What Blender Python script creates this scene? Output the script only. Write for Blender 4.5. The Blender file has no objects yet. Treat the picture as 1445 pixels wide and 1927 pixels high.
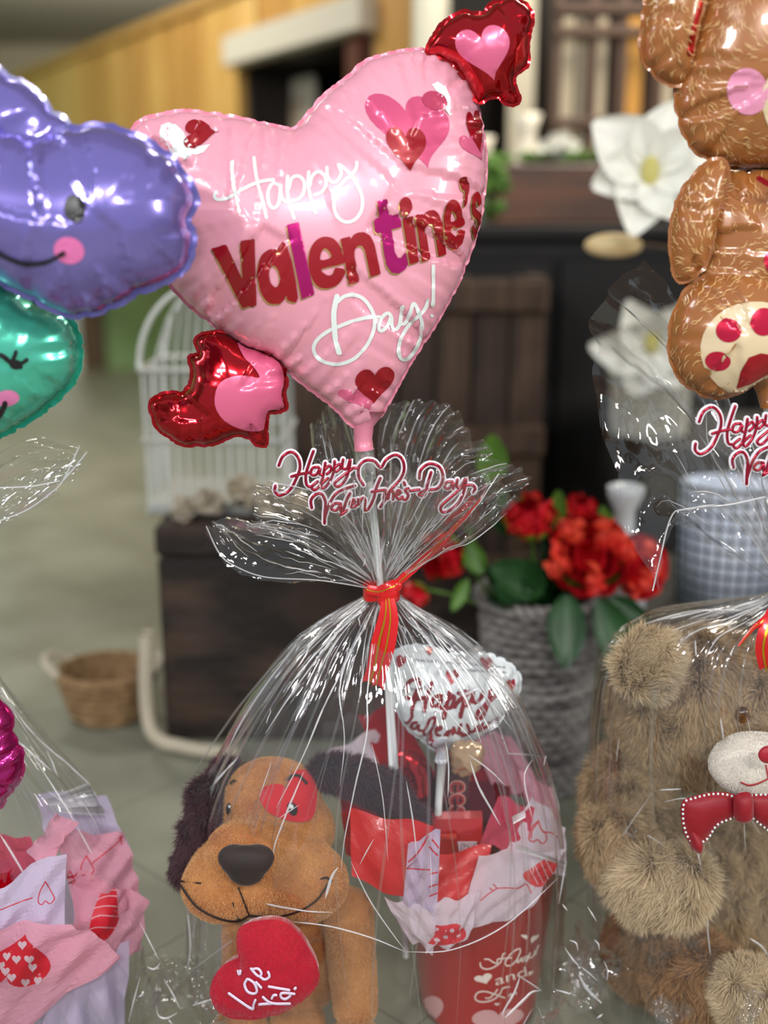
import bpy, math, random
import numpy as np
from mathutils import Vector, Matrix
from mathutils.bvhtree import BVHTree
from mathutils.geometry import delaunay_2d_cdt
PI = math.pi
SC = bpy.context.scene
COL = SC.collection

# ---------------------------------------------------------------- camera
CAM = np.array([0.0, 0.0, 0.78])
PITCH = math.radians(13.9)
FPX = 2066.0
IW, IH = 1445.0, 1927.0
FWD = np.array([0, math.cos(PITCH), -math.sin(PITCH)])
UPV = np.array([0, math.sin(PITCH), math.cos(PITCH)])
RGT = np.array([1.0, 0, 0])
cd = bpy.data.cameras.new('camera')
cam = bpy.data.objects.new('camera', cd)
COL.objects.link(cam)
cam.location = CAM
cam.rotation_euler = (PI / 2 - PITCH, 0, 0)
cd.sensor_fit = 'VERTICAL'
cd.sensor_height = 36.0
cd.lens = 36.0 * FPX / IH
cd.clip_start = 0.02
cd.dof.use_dof = True
cd.dof.focus_distance = 0.955
cd.dof.aperture_fstop = 2.1
cd.dof.aperture_blades = 0
SC.camera = cam

# ---------------------------------------------------------------- world, lamps, exposure
wd = bpy.data.worlds.new('daylight')
SC.world = wd
wd.use_nodes = True
wd.node_tree.nodes['Background'].inputs[0].default_value = (0.80, 0.86, 0.95, 1)
wd.node_tree.nodes['Background'].inputs[1].default_value = 0.50
SC.view_settings.view_transform = 'Standard'
SC.view_settings.look = 'None'
SC.view_settings.exposure = 0.0
SC.view_settings.gamma = 1.0
SC.view_settings.use_curve_mapping = False
SC.cycles.max_bounces = 10
SC.cycles.transparent_max_bounces = 28
SC.cycles.diffuse_bounces = 3
SC.cycles.glossy_bounces = 4
SC.cycles.transmission_bounces = 6
SC.cycles.caustics_reflective = False
SC.cycles.caustics_refractive = False
SC.cycles.sample_clamp_indirect = 6.0

def area(name, loc, target, sx, sy, energy, color=(1, 1, 1)):
    ld = bpy.data.lights.new(name, 'AREA')
    ld.shape = 'RECTANGLE'
    ld.size, ld.size_y, ld.energy, ld.color = sx, sy, energy, color
    o = bpy.data.objects.new(name, ld)
    COL.objects.link(o)
    o.location = loc
    d = Vector(target) - Vector(loc)
    o.rotation_euler = d.to_track_quat('-Z', 'Y').to_euler()
    return o
# the shop front behind the photographer: a wide band of bright glass panes and a door
area('shop_front_pane', (-1.35, -1.5, 2.0), (0, 1.2, 0.5), 0.60, 0.22, 30, (1, 0.98, 0.95))
area('shop_front_pane', (0.30, -1.6, 2.05), (0, 1.2, 0.5), 0.55, 0.20, 30, (1, 0.98, 0.95))
area('shop_front_pane', (1.25, -1.3, 2.1), (0, 1.2, 0.5), 0.40, 0.20, 18, (1, 0.98, 0.95))
area('side_window', (2.2, 0.1, 1.35), (0.1, 1.2, 0.45), 0.22, 0.5, 13, (1, 0.95, 0.88))
area('side_window', (-2.2, 0.9, 1.7), (0.0, 1.3, 0.4), 0.35, 0.7, 12, (0.88, 0.95, 1))
area('background_fill', (0.9, 2.6, 2.3), (0.2, 3.4, 0.9), 0.6, 0.6, 40, (1, 0.93, 0.8))  # unseen fill light added for the dim right background
area('background_fill', (-1.6, 3.6, 2.35), (-1.2, 4.6, 0.6), 0.8, 0.8, 46, (1, 0.97, 0.9))  # unseen fill light added for the left background
for _p, _e in (((-1.9, 7.4, 1.4), 95), ((0.6, 5.6, 2.0), 6)):  # added point lights that brighten the ceiling and far wall
    _l = bpy.data.lights.new('added_fill', 'POINT'); _l.energy = _e; _l.shadow_soft_size = 0.15; _l.color = (1, .95, .86)
    _o = bpy.data.objects.new('added_fill', _l); COL.objects.link(_o); _o.location = _p

# ---------------------------------------------------------------- projection helpers
def ray(px, py):
    return FWD + RGT * ((px - IW / 2) / FPX) - UPV * ((py - IH / 2) / FPX)
def P(px, py, Y):
    d = ray(px, py)
    return CAM + d * (Y / d[1])
def pxm(Y):
    return Y / FPX

# ---------------------------------------------------------------- materials
def lin(c):
    r = []
    for x in c[:3]:
        x = x / 255.0
        r.append(x / 12.92 if x <= 0.04045 else ((x + 0.055) / 1.055) ** 2.4)
    return tuple(r) + (1.0,)
def newmat(name):
    m = bpy.data.materials.new(name)
    m.use_nodes = True
    nt = m.node_tree
    return m, nt, nt.nodes, nt.links, nt.nodes['Principled BSDF']
def mat(name, c, rough=0.5, metal=0.0, coat=0.0, sheen=0.0, c2=None, vs=20.0, vstretch=(1, 1, 1), bump=0.0, bs=60.0,
        spec=0.5, sss=0.0, trans=0.0, alpha=1.0, detail=4.0, ramp=(0.35, 0.65)):
    m, nt, N, L, b = newmat(name)
    b.inputs['Base Color'].default_value = lin(c)
    b.inputs['Roughness'].default_value = rough
    b.inputs['Metallic'].default_value = metal
    b.inputs['Coat Weight'].default_value = coat
    b.inputs['Coat Roughness'].default_value = 0.06
    b.inputs['Specular IOR Level'].default_value = spec
    if sheen:
        b.inputs['Sheen Weight'].default_value = sheen
        b.inputs['Sheen Roughness'].default_value = 0.4
    if sss:
        b.inputs['Subsurface Weight'].default_value = sss
        b.inputs['Subsurface Scale'].default_value = 0.01
    if trans:
        b.inputs['Transmission Weight'].default_value = trans
    if alpha < 1:
        b.inputs['Alpha'].default_value = alpha
    tc = N.new('ShaderNodeTexCoord')
    mp = N.new('ShaderNodeMapping')
    mp.inputs['Scale'].default_value = vstretch
    L.new(tc.outputs['Object'], mp.inputs['Vector'])
    if c2 is not None:
        nz = N.new('ShaderNodeTexNoise')
        nz.inputs['Scale'].default_value = vs
        nz.inputs['Detail'].default_value = detail
        L.new(mp.outputs[0], nz.inputs['Vector'])
        cr = N.new('ShaderNodeValToRGB')
        cr.color_ramp.elements[0].position = ramp[0]
        cr.color_ramp.elements[1].position = ramp[1]
        cr.color_ramp.elements[0].color = lin(c)
        cr.color_ramp.elements[1].color = lin(c2)
        L.new(nz.outputs['Fac'], cr.inputs['Fac'])
        L.new(cr.outputs['Color'], b.inputs['Base Color'])
    if bump:
        nb = N.new('ShaderNodeTexNoise')
        nb.inputs['Scale'].default_value = bs
        nb.inputs['Detail'].default_value = 5
        L.new(mp.outputs[0], nb.inputs['Vector'])
        bp = N.new('ShaderNodeBump')
        bp.inputs['Strength'].default_value = bump
        bp.inputs['Distance'].default_value = 0.01
        L.new(nb.outputs['Fac'], bp.inputs['Height'])
        L.new(bp.outputs[0], b.inputs['Normal'])
    return m
def fur_mat(name, root, tip, sheen=0.3):
    m, nt, N, L, b = newmat(name)
    b.inputs['Roughness'].default_value = 0.65
    b.inputs['Specular IOR Level'].default_value = 0.25
    b.inputs['Sheen Weight'].default_value = sheen
    a = N.new('ShaderNodeAttribute'); a.attribute_name = 'tip'
    mx = N.new('ShaderNodeMix'); mx.data_type = 'RGBA'
    mx.inputs[6].default_value = lin(root)
    mx.inputs[7].default_value = lin(tip)
    L.new(a.outputs['Fac'], mx.inputs[0])
    L.new(mx.outputs[2], b.inputs['Base Color'])
    return m
def film_mat(name, tint=0.95, gain=1.5, base=0.03, rough=0.07, su=26.0, sv=3.0, bump=0.5, haze=0.03, k2=0.35):
    # clear cellophane: see-through with a mirror-like skin, crinkled along the UV direction of its pleats
    m = bpy.data.materials.new(name)
    m.use_nodes = True
    nt = m.node_tree; N, L = nt.nodes, nt.links
    N.clear()
    out = N.new('ShaderNodeOutputMaterial')
    tr = N.new('ShaderNodeBsdfTransparent'); tr.inputs[0].default_value = (tint, tint, tint, 1)
    gl = N.new('ShaderNodeBsdfGlossy'); gl.inputs['Roughness'].default_value = rough
    gl.inputs[0].default_value = (1, 1, 1, 1)
    df = N.new('ShaderNodeBsdfTranslucent'); df.inputs[0].default_value = (0.9, 0.9, 0.92, 1)
    uv = N.new('ShaderNodeUVMap')
    mp = N.new('ShaderNodeMapping'); mp.inputs['Scale'].default_value = (su, sv, 1)
    L.new(uv.outputs[0], mp.inputs[0])
    nz = N.new('ShaderNodeTexNoise'); nz.inputs['Scale'].default_value = 1.2; nz.inputs['Detail'].default_value = 2
    mpn = N.new('ShaderNodeMapping'); mpn.inputs['Scale'].default_value = (su * .4, sv * 1.5, 1)
    L.new(uv.outputs[0], mpn.inputs[0]); L.new(mpn.outputs[0], nz.inputs['Vector'])
    vo = N.new('ShaderNodeTexVoronoi'); vo.feature = 'F1'; vo.inputs['Scale'].default_value = 1.0
    mixv = N.new('ShaderNodeVectorMath'); mixv.operation = 'MULTIPLY_ADD'
    mixv.inputs[1].default_value = (1.6, 1.6, 0)
    L.new(nz.outputs['Color'], mixv.inputs[0]); L.new(mp.outputs[0], mixv.inputs[2])
    L.new(mixv.outputs[0], vo.inputs['Vector'])
    vo2 = N.new('ShaderNodeTexVoronoi'); vo2.feature = 'F1'; vo2.inputs['Scale'].default_value = 1.0
    mp2 = N.new('ShaderNodeMapping'); mp2.inputs['Scale'].default_value = (su * k2, sv * 2.2, 1)
    mp2.inputs['Rotation'].default_value = (0, 0, 0.5)
    L.new(uv.outputs[0], mp2.inputs[0]); L.new(mp2.outputs[0], vo2.inputs['Vector'])
    ad = N.new('ShaderNodeMath'); ad.operation = 'MULTIPLY_ADD'; ad.inputs[1].default_value = 1.6
    L.new(vo2.outputs['Distance'], ad.inputs[0]); L.new(vo.outputs['Distance'], ad.inputs[2])
    bp = N.new('ShaderNodeBump'); bp.inputs['Strength'].default_value = bump; bp.inputs['Distance'].default_value = 0.004
    L.new(ad.outputs[0], bp.inputs['Height'])
    L.new(bp.outputs[0], gl.inputs['Normal'])
    fr = N.new('ShaderNodeFresnel')
    ge = N.new('ShaderNodeNewGeometry'); io = N.new('ShaderNodeMath'); io.operation = 'MULTIPLY_ADD'   # same mirror strength on both faces of the thin film
    io.inputs[1].default_value = 1 / 1.5 - 1.5; io.inputs[2].default_value = 1.5
    L.new(ge.outputs['Backfacing'], io.inputs[0]); L.new(io.outputs[0], fr.inputs['IOR'])
    L.new(bp.outputs[0], fr.inputs['Normal'])
    mm = N.new('ShaderNodeMath'); mm.operation = 'MULTIPLY_ADD'; mm.use_clamp = True
    mm.inputs[1].default_value = gain; mm.inputs[2].default_value = base
    L.new(fr.outputs[0], mm.inputs[0])
    mn = N.new('ShaderNodeMath'); mn.operation = 'MINIMUM'; mn.inputs[1].default_value = 0.5
    L.new(mm.outputs[0], mn.inputs[0])
    m1 = N.new('ShaderNodeMixShader'); m1.inputs[0].default_value = haze
    L.new(tr.outputs[0], m1.inputs[1]); L.new(df.outputs[0], m1.inputs[2])
    m2 = N.new('ShaderNodeMixShader')
    L.new(mn.outputs[0], m2.inputs[0]); L.new(m1.outputs[0], m2.inputs[1]); L.new(gl.outputs[0], m2.inputs[2])
    L.new(m2.outputs[0], out.inputs['Surface'])
    return m

def crease_glint_mat(name, see=.45):
    # whitish fold film: glints on sharp cellophane creases put into the colour
    m = bpy.data.materials.new(name); m.use_nodes = True; nt = m.node_tree; N, L = nt.nodes, nt.links; N.clear()
    o = N.new('ShaderNodeOutputMaterial'); t = N.new('ShaderNodeBsdfTransparent'); g = N.new('ShaderNodeBsdfGlossy'); d = N.new('ShaderNodeBsdfDiffuse')
    g.inputs['Roughness'].default_value = .28; d.inputs[0].default_value = (.92, .92, .95, 1)
    a = N.new('ShaderNodeMixShader'); a.inputs[0].default_value = .7
    b = N.new('ShaderNodeMixShader'); b.inputs[0].default_value = 1 - see
    L.new(g.outputs[0], a.inputs[1]); L.new(d.outputs[0], a.inputs[2]); L.new(t.outputs[0], b.inputs[1]); L.new(a.outputs[0], b.inputs[2]); L.new(b.outputs[0], o.inputs[0])
    return m

# ---------------------------------------------------------------- mesh building
WLOC = {}
def grid_faces(nu, nv, cu=False, cv=False):
    a = np.arange(nu * nv).reshape(nu, nv)
    if cu: a = np.vstack([a, a[:1]])
    if cv: a = np.hstack([a, a[:, :1]])
    return np.stack([a[:-1, :-1], a[1:, :-1], a[1:, 1:], a[:-1, 1:]], -1).reshape(-1, 4)
def new_mesh(name, chunks, mats, smooth=True):
    Vs, loops, starts, mi, uvs, tips = [], [], [], [], [], []
    off = 0; ls = 0; hasuv = False; hastip = False
    for ch in chunks:
        V = np.asarray(ch[0], float).reshape(-1, 3); F = ch[1]; k = ch[2] if len(ch) > 2 else 0
        uv = ch[3] if len(ch) > 3 else None; tip = ch[4] if len(ch) > 4 else None
        Vs.append(V)
        groups = [np.asarray(F, int)] if isinstance(F, np.ndarray) else []
        if not groups:
            d = {}
            for f in F: d.setdefault(len(f), []).append(f)
            groups = [np.asarray(g, int) for g in d.values()]
        for g in groups:
            if len(g) == 0: continue
            n = g.shape[1]
            loops.append((g + off).ravel())
            starts.append(ls + np.arange(len(g)) * n); ls += len(g) * n
            mi.append(np.full(len(g), k))
        if uv is not None: hasuv = True
        if tip is not None: hastip = True
        uvs.append(np.asarray(uv, float) if uv is not None else np.zeros((len(V), 2)))
        tips.append(np.asarray(tip, float) if tip is not None else np.zeros(len(V)))
        off += len(V)
    V = np.concatenate(Vs); LP = np.concatenate(loops).astype(np.int32); ST = np.concatenate(starts).astype(np.int32)
    me = bpy.data.meshes.new(name)
    me.vertices.add(len(V)); me.vertices.foreach_set('co', V.astype(np.float32).ravel())
    me.loops.add(len(LP)); me.loops.foreach_set('vertex_index', LP)
    me.polygons.add(len(ST)); me.polygons.foreach_set('loop_start', ST)
    me.polygons.foreach_set('material_index', np.concatenate(mi).astype(np.int32))
    me.polygons.foreach_set('use_smooth', np.full(len(ST), bool(smooth)))
    for m in mats: me.materials.append(m)
    if hasuv:
        u = me.uv_layers.new(name='UVMap')
        u.data.foreach_set('uv', np.concatenate(uvs)[LP].astype(np.float32).ravel())
    if hastip:
        a = me.attributes.new('tip', 'FLOAT', 'POINT')
        a.data.foreach_set('value', np.concatenate(tips).astype(np.float32))
    me.update(calc_edges=True); me.validate()
    return me
def tag(o, label=None, cat=None, group=None, kind=None):
    if label: o['label'] = label
    if cat: o['category'] = cat
    if group: o['group'] = group
    if kind: o['kind'] = kind
    return o
def thing(name, loc, label, cat, group=None):
    o = bpy.data.objects.new(name, None); COL.objects.link(o)
    o.empty_display_size = 0.02
    o.location = [float(x) for x in loc]
    WLOC[o.name] = np.array(o.location)
    return tag(o, label, cat, group)
def mk(name, chunks, mats, parent=None, smooth=True, label=None, cat=None, group=None, kind=None, origin=None):
    if not isinstance(mats, (list, tuple)): mats = [mats]
    if not isinstance(chunks, list): chunks = [chunks]
    allv = np.concatenate([np.asarray(c[0], float).reshape(-1, 3) for c in chunks])
    if origin is None:
        lo, hi = allv.min(0), allv.max(0)
        origin = np.array([(lo[0] + hi[0]) / 2, (lo[1] + hi[1]) / 2, lo[2]])
    origin = np.asarray(origin, float)
    ch2 = [(np.asarray(c[0], float).reshape(-1, 3) - origin,) + tuple(c[1:]) for c in chunks]
    me = new_mesh(name, ch2, mats, smooth)
    o = bpy.data.objects.new(name, me); COL.objects.link(o)
    if parent is not None:
        o.parent = parent
        o.location = [float(x) for x in origin - WLOC[parent.name]]
    else:
        o.location = [float(x) for x in origin]
    WLOC[o.name] = origin
    return tag(o, label, cat, group, kind)
def copy_tree(o, parent=None):
    c = o.copy(); COL.objects.link(c)
    if parent is not None: c.parent = parent
    for ch in list(o.children): copy_tree(ch, c)
    return c

# ---------------------------------------------------------------- primitive geometry (return V, F)
def box(lo, hi, bev=0.0):
    lo = np.array(lo, float); hi = np.array(hi, float)
    if bev <= 0:
        V = np.array([[x, y, z] for x in (lo[0], hi[0]) for y in (lo[1], hi[1]) for z in (lo[2], hi[2])])
        F = np.array([[0, 1, 3, 2], [4, 6, 7, 5], [0, 4, 5, 1], [2, 3, 7, 6], [0, 2, 6, 4], [1, 5, 7, 3]])
        return V, F
    b = bev; V = []; idx = {}
    for i in (0, 1):
        for j in (0, 1):
            for k in (0, 1):
                c = np.array([(lo, hi)[i][0], (lo, hi)[j][1], (lo, hi)[k][2]])
                s = np.array([1 - 2 * i, 1 - 2 * j, 1 - 2 * k]) * b
                for a in range(3):
                    d = s.copy(); d[a] = 0
                    idx[(i, j, k, a)] = len(V); V.append(c + d)
    F = []
    for a in range(3):
        u, v = [x for x in range(3) if x != a]
        for e in (0, 1):
            q = []
            for (p, r) in ((0, 0), (1, 0), (1, 1), (0, 1)):
                t = [0, 0, 0]; t[a] = e; t[u] = p; t[v] = r
                q.append(idx[(t[0], t[1], t[2], a)])
            F.append(q)
        for p in (0, 1):
            for r in (0, 1):
                t0 = [0, 0, 0]; t0[u] = p; t0[v] = r; t1 = list(t0); t0[a] = 0; t1[a] = 1
                F.append([idx[(*t0, u)], idx[(*t1, u)], idx[(*t1, v)], idx[(*t0, v)]])
    for i in (0, 1):
        for j in (0, 1):
            for k in (0, 1):
                F.append([idx[(i, j, k, 0)], idx[(i, j, k, 1)], idx[(i, j, k, 2)]])
    return np.array(V), F
def rotz(V, a, c=(0, 0, 0)):
    c = np.array(c, float); V = np.asarray(V) - c
    R = np.array([[math.cos(a), -math.sin(a), 0], [math.sin(a), math.cos(a), 0], [0, 0, 1]])
    return V @ R.T + c
def cat_rom(pts, n=8, closed=False):
    p = np.asarray(pts, float); m = len(p)
    if m < 3 and not closed:
        t = np.linspace(0, 1, n * (m - 1) + 1)[:, None]
        return p[0] * (1 - t) + p[-1] * t
    out = []
    for i in range(m if closed else m - 1):
        if closed:
            a, b, c, d = p[(i - 1) % m], p[i], p[(i + 1) % m], p[(i + 2) % m]
        else:
            a, b, c, d = p[max(i - 1, 0)], p[i], p[i + 1], p[min(i + 2, m - 1)]
        for t in np.linspace(0, 1, n, endpoint=False):
            out.append(0.5 * (2 * b + (c - a) * t + (2 * a - 5 * b + 4 * c - d) * t * t + (3 * b - a - 3 * c + d) * t ** 3))
    if not closed: out.append(p[-1])
    return np.array(out)
def resample(p, step, closed=False):
    q = np.vstack([p, p[:1]]) if closed else p
    d = np.r_[0, np.cumsum(np.linalg.norm(np.diff(q, axis=0), axis=1))]
    n = max(int(d[-1] / step), 3)
    s = np.linspace(0, d[-1], n + 1)
    r = np.stack([np.interp(s, d, q[:, k]) for k in range(q.shape[1])], 1)
    return r[:-1] if closed else r
def tube(path, r, n=8, caps=True):
    p = np.asarray(path, float); m = len(p)
    r = np.full(m, r) if np.isscalar(r) else np.asarray(r, float)
    T = np.gradient(p, axis=0); T /= np.linalg.norm(T, axis=1)[:, None] + 1e-12
    ref = np.array([0, 0, 1.0]) if abs(T[0][2]) < 0.9 else np.array([1.0, 0, 0])
    A = np.cross(T[0], ref); A /= np.linalg.norm(A)
    V = []
    for i in range(m):
        A = A - T[i] * A.dot(T[i]); A /= np.linalg.norm(A) + 1e-12
        B = np.cross(T[i], A)
        th = np.linspace(0, 2 * PI, n, endpoint=False)[:, None]
        V.append(p[i] + r[i] * (np.cos(th) * A + np.sin(th) * B))
    V = np.concatenate(V)
    F = [list(f) for f in grid_faces(m, n, cv=True)]
    if caps:
        F.append(list(range(n))[::-1]); F.append(list(range((m - 1) * n, m * n)))
    return V, F
def join(*vf):
    V = []; F = []; o = 0
    for v, f in vf:
        V.append(np.asarray(v)); F += [[int(i) + o for i in q] for q in f]; o += len(v)
    return np.concatenate(V), F
def lathe(prof, c, n=48, caps=False):
    # prof: (radius, z) list
    th = np.linspace(0, 2 * PI, n, endpoint=False)
    pr = np.asarray(prof, float)
    V = np.stack([c[0] + pr[:, :1] * np.cos(th), c[1] + pr[:, :1] * np.sin(th), c[2] + pr[:, 1:] * np.ones(n)], -1).reshape(-1, 3)
    F = [list(f)[::-1] for f in grid_faces(len(pr), n, cv=True)]
    if caps: F.append(list(range(n))); F.append(list(range((len(pr) - 1) * n, len(pr) * n))[::-1])
    return V, F
def sphere(c, r, nu=24, nv=16, R=None):
    th = np.linspace(0, 2 * PI, nu, endpoint=False); ph = np.linspace(0.0, PI, nv)
    r = np.array([r] * 3 if np.isscalar(r) else r, float)
    V = np.stack([np.outer(np.sin(ph), np.cos(th)), np.outer(np.sin(ph), np.sin(th)), np.outer(np.cos(ph), np.ones(nu))], -1).reshape(-1, 3) * r
    if R is not None: V = V @ np.array(R).T
    return V + np.array(c), grid_faces(nv, nu, cv=True)[:, ::-1]
def euler(rx=0, ry=0, rz=0):
    from mathutils import Euler
    return np.array(Euler((rx, ry, rz)).to_matrix())
def capsule(p0, p1, r0, r1, k=7):
    p0 = np.array(p0); p1 = np.array(p1)
    return [sphere(p0 + (p1 - p0) * t, r0 + (r1 - r0) * t, 20, 12) for t in np.linspace(0, 1, k)]
def blob(vfs, voxel=0.003, smooth=6):
    V, F = join(*[(v, [list(q) for q in f]) for v, f in vfs])
    me = new_mesh('tmp', [(V, F)], [])
    o = bpy.data.objects.new('tmp', me); COL.objects.link(o)
    md = o.modifiers.new('r', 'REMESH'); md.mode = 'VOXEL'; md.voxel_size = voxel
    sm = o.modifiers.new('s', 'SMOOTH'); sm.factor = 0.5; sm.iterations = smooth
    dg = bpy.context.evaluated_depsgraph_get(); dg.update()
    ev = o.evaluated_get(dg); m2 = ev.to_mesh()
    v = np.empty(len(m2.vertices) * 3, np.float32); m2.vertices.foreach_get('co', v)
    f = [list(p.vertices) for p in m2.polygons]
    ev.to_mesh_clear()
    bpy.data.objects.remove(o); bpy.data.meshes.remove(me)
    q = np.array([x for x in f if len(x) == 4], int)
    return v.reshape(-1, 3).astype(float), (q if len(q) == len(f) else f)
def noise3(p, f, seed=0):
    rs = np.random.RandomState(seed); o = np.zeros(len(p))
    for k in range(6):
        d = rs.normal(size=3); d /= np.linalg.norm(d)
        ff = f * (0.6 + rs.rand() * 1.2)
        o += np.sin(p @ d * ff * 2 * PI + rs.rand() * 6.28)
    return o / 3.0

# ---------------------------------------------------------------- surfaces one can print on
class Surf:
    def __init__(s, V, F):
        s.t = BVHTree.FromPolygons([tuple(x) for x in np.asarray(V)], [tuple(int(i) for i in f) for f in F])
        s.o = Vector(CAM)
    def hit(s, px, py, c=None):
        for k in range(30):
            d = Vector(ray(px, py)).normalized()
            co, n, i, dist = s.t.ray_cast(s.o, d)
            if co is not None:
                if n.dot(d) > 0: n = -n
                return np.array(co), np.array(n)
            if c is None: break
            px += (c[0] - px) * 0.06; py += (c[1] - py) * 0.06
        co, n, i, dist = s.t.find_nearest(s.o + Vector(ray(px, py)) * 0.95)
        return np.array(co), np.array(n)
class Plane:
    def __init__(s, px, py, Y, yaw=0.0, tilt=0.0):
        s.O = P(px, py, Y)
        n0 = np.array([math.sin(yaw), -math.cos(yaw), 0]); z = np.array([0, 0, 1.0])
        s.X = np.array([math.cos(yaw), math.sin(yaw), 0])
        s.N = n0 * math.cos(tilt) + z * math.sin(tilt)
        s.U = z * math.cos(tilt) - n0 * math.sin(tilt)
    def hit(s, px, py, c=None):
        d = ray(px, py)
        return CAM + d * ((s.O - CAM).dot(s.N) / d.dot(s.N)), s.N
    def uv(s, px, py):
        q = s.hit(px, py)[0] - s.O
        return np.array([q.dot(s.X), q.dot(s.U)])
    def pt(s, uv, h=0):
        uv = np.asarray(uv); h = np.asarray(h)
        return s.O + uv[..., :1] * s.X + uv[..., 1:2] * s.U + h[..., None] * s.N
def inside(pts, loops):
    x, y = pts[:, 0], pts[:, 1]; c = np.zeros(len(pts), bool)
    for lp in loops:
        a = np.asarray(lp); b = np.roll(a, -1, 0)
        for (x0, y0), (x1, y1) in zip(a, b):
            if y0 == y1: continue
            m = ((y0 > y) != (y1 > y)) & (x < (x1 - x0) * (y - y0) / (y1 - y0) + x0)
            c ^= m
    return c
def fill2d(loops, step):
    P2 = []; E = []
    for lp in loops:
        n0 = len(P2); P2 += [tuple(map(float, q)) for q in lp]; n = len(lp)
        E += [(n0 + i, n0 + (i + 1) % n) for i in range(n)]
    A = np.array(P2); lo, hi = A.min(0), A.max(0)
    g = []
    for j, y in enumerate(np.arange(lo[1] + step * .5, hi[1], step * 0.87)):
        for x in np.arange(lo[0] + step * (0.5 if j % 2 else 0.0), hi[0], step): g.append((x, y))
    if g:
        g = np.array(g); g = g[inside(g, loops)]
        if len(g):
            keep = np.ones(len(g), bool)
            for k in range(0, len(A), 400):
                d = np.sqrt(((g[:, None] - A[None, k:k + 400]) ** 2).sum(-1)).min(1); keep &= d > step * 0.55
            P2 += [tuple(q) for q in g[keep]]
    r = delaunay_2d_cdt([Vector(q) for q in P2], E, [], 0, 1e-7)
    V = np.array([tuple(v) for v in r[0]]); F = np.array([f for f in r[2] if len(f) == 3], int)
    cc = V[F].mean(1)
    F = F[inside(cc, loops)]
    return V, F
def decal(sf, loops, eps=0.0004, step=6.0):
    loops = [np.asarray(l, float) for l in loops]
    V, F = fill2d(loops, step)
    c = loops[0].mean(0)
    W = np.array([(lambda h: h[0] + h[1] * eps)(sf.hit(x, y, c)) for x, y in V])
    return W, F
def stroke(sf, pts, w, eps=0.0006, n=6, taper=None, flat=True, rise=0.0, smoothp=True, c=None):
    """a brush stroke laid on a surface: pixel-traced centre line, width w (px), optional raised bead"""
    p = cat_rom(pts, n) if smoothp else np.asarray(pts, float)
    p = resample(p, max(1.5, w * 0.45))
    T = np.gradient(p, axis=0); T /= np.linalg.norm(T, axis=1)[:, None] + 1e-9
    NN = np.stack([-T[:, 1], T[:, 0]], 1)
    hw = np.full(len(p), w / 2.0)
    if taper is not None: hw = hw * np.interp(np.linspace(0, 1, len(p)), *taper)
    e0 = [(p[0] - T[0] * hw[0] * a, NN[0], hw[0] * math.sqrt(max(1 - a * a, 0.003))) for a in (0.99, 0.85, 0.5)]
    e1 = [(p[-1] + T[-1] * hw[-1] * a, NN[-1], hw[-1] * math.sqrt(max(1 - a * a, 0.003))) for a in (0.5, 0.85, 0.99)]
    rows = e0 + [(p[i], NN[i], hw[i]) for i in range(len(p))] + e1
    prof = (-1, 0, 1) if not rise else (-1, -0.75, 0, 0.75, 1)
    hh = {-1: 0, -0.75: .66, 0: 1, 0.75: .66, 1: 0}
    V = []
    for q, nn, h in rows:
        for a in prof:
            x = q + nn * h * a
            co, nr = sf.hit(x[0], x[1], c)
            V.append(co + nr * (eps + (rise * hh[a] * min(1, h / (w / 2)) if rise else 0)))
    F = grid_faces(len(rows), len(prof))
    return np.array(V), F[:, ::-1]
def strokes(sf, lst, w, **k):
    vs = [stroke(sf, s, w, **k) for s in lst]
    V, F = join(*[(v, f) for v, f in vs])
    return V, np.array(F)
def zc(lst, s, ox, oy):
    return [[(ox + x / s, oy + y / s) for x, y in q] for q in lst]
HEART = []
for t in np.linspace(0, 2 * PI, 44, endpoint=False):
    x = math.sin(t) ** 3; y = (13 * math.cos(t) - 5 * math.cos(2 * t) - 2 * math.cos(3 * t) - math.cos(4 * t)) / 17.0
    HEART.append((x, y))
HEART = np.array(HEART)
def heart(tip, L, R):
    """heart outline through its tip and the outermost points of both lobes"""
    tip, L, R = map(lambda q: np.array(q, float), (tip, L, R))
    yl = HEART[:, 1][np.argmax(HEART[:, 0])]
    mid = (L + R) / 2; ax = (R - L) / 2; ay = (mid - tip) / (yl + 1.0)
    return tip + HEART[:, :1] * ax + (HEART[:, 1:] + 1) * ay
def ell(cx, cy, rx, ry, rot=0, n=28):
    t = np.linspace(0, 2 * PI, n, endpoint=False)
    x, y = rx * np.cos(t), ry * np.sin(t); c, s = math.cos(rot), math.sin(rot)
    return np.stack([cx + x * c - y * s, cy + x * s + y * c], 1)

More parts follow.
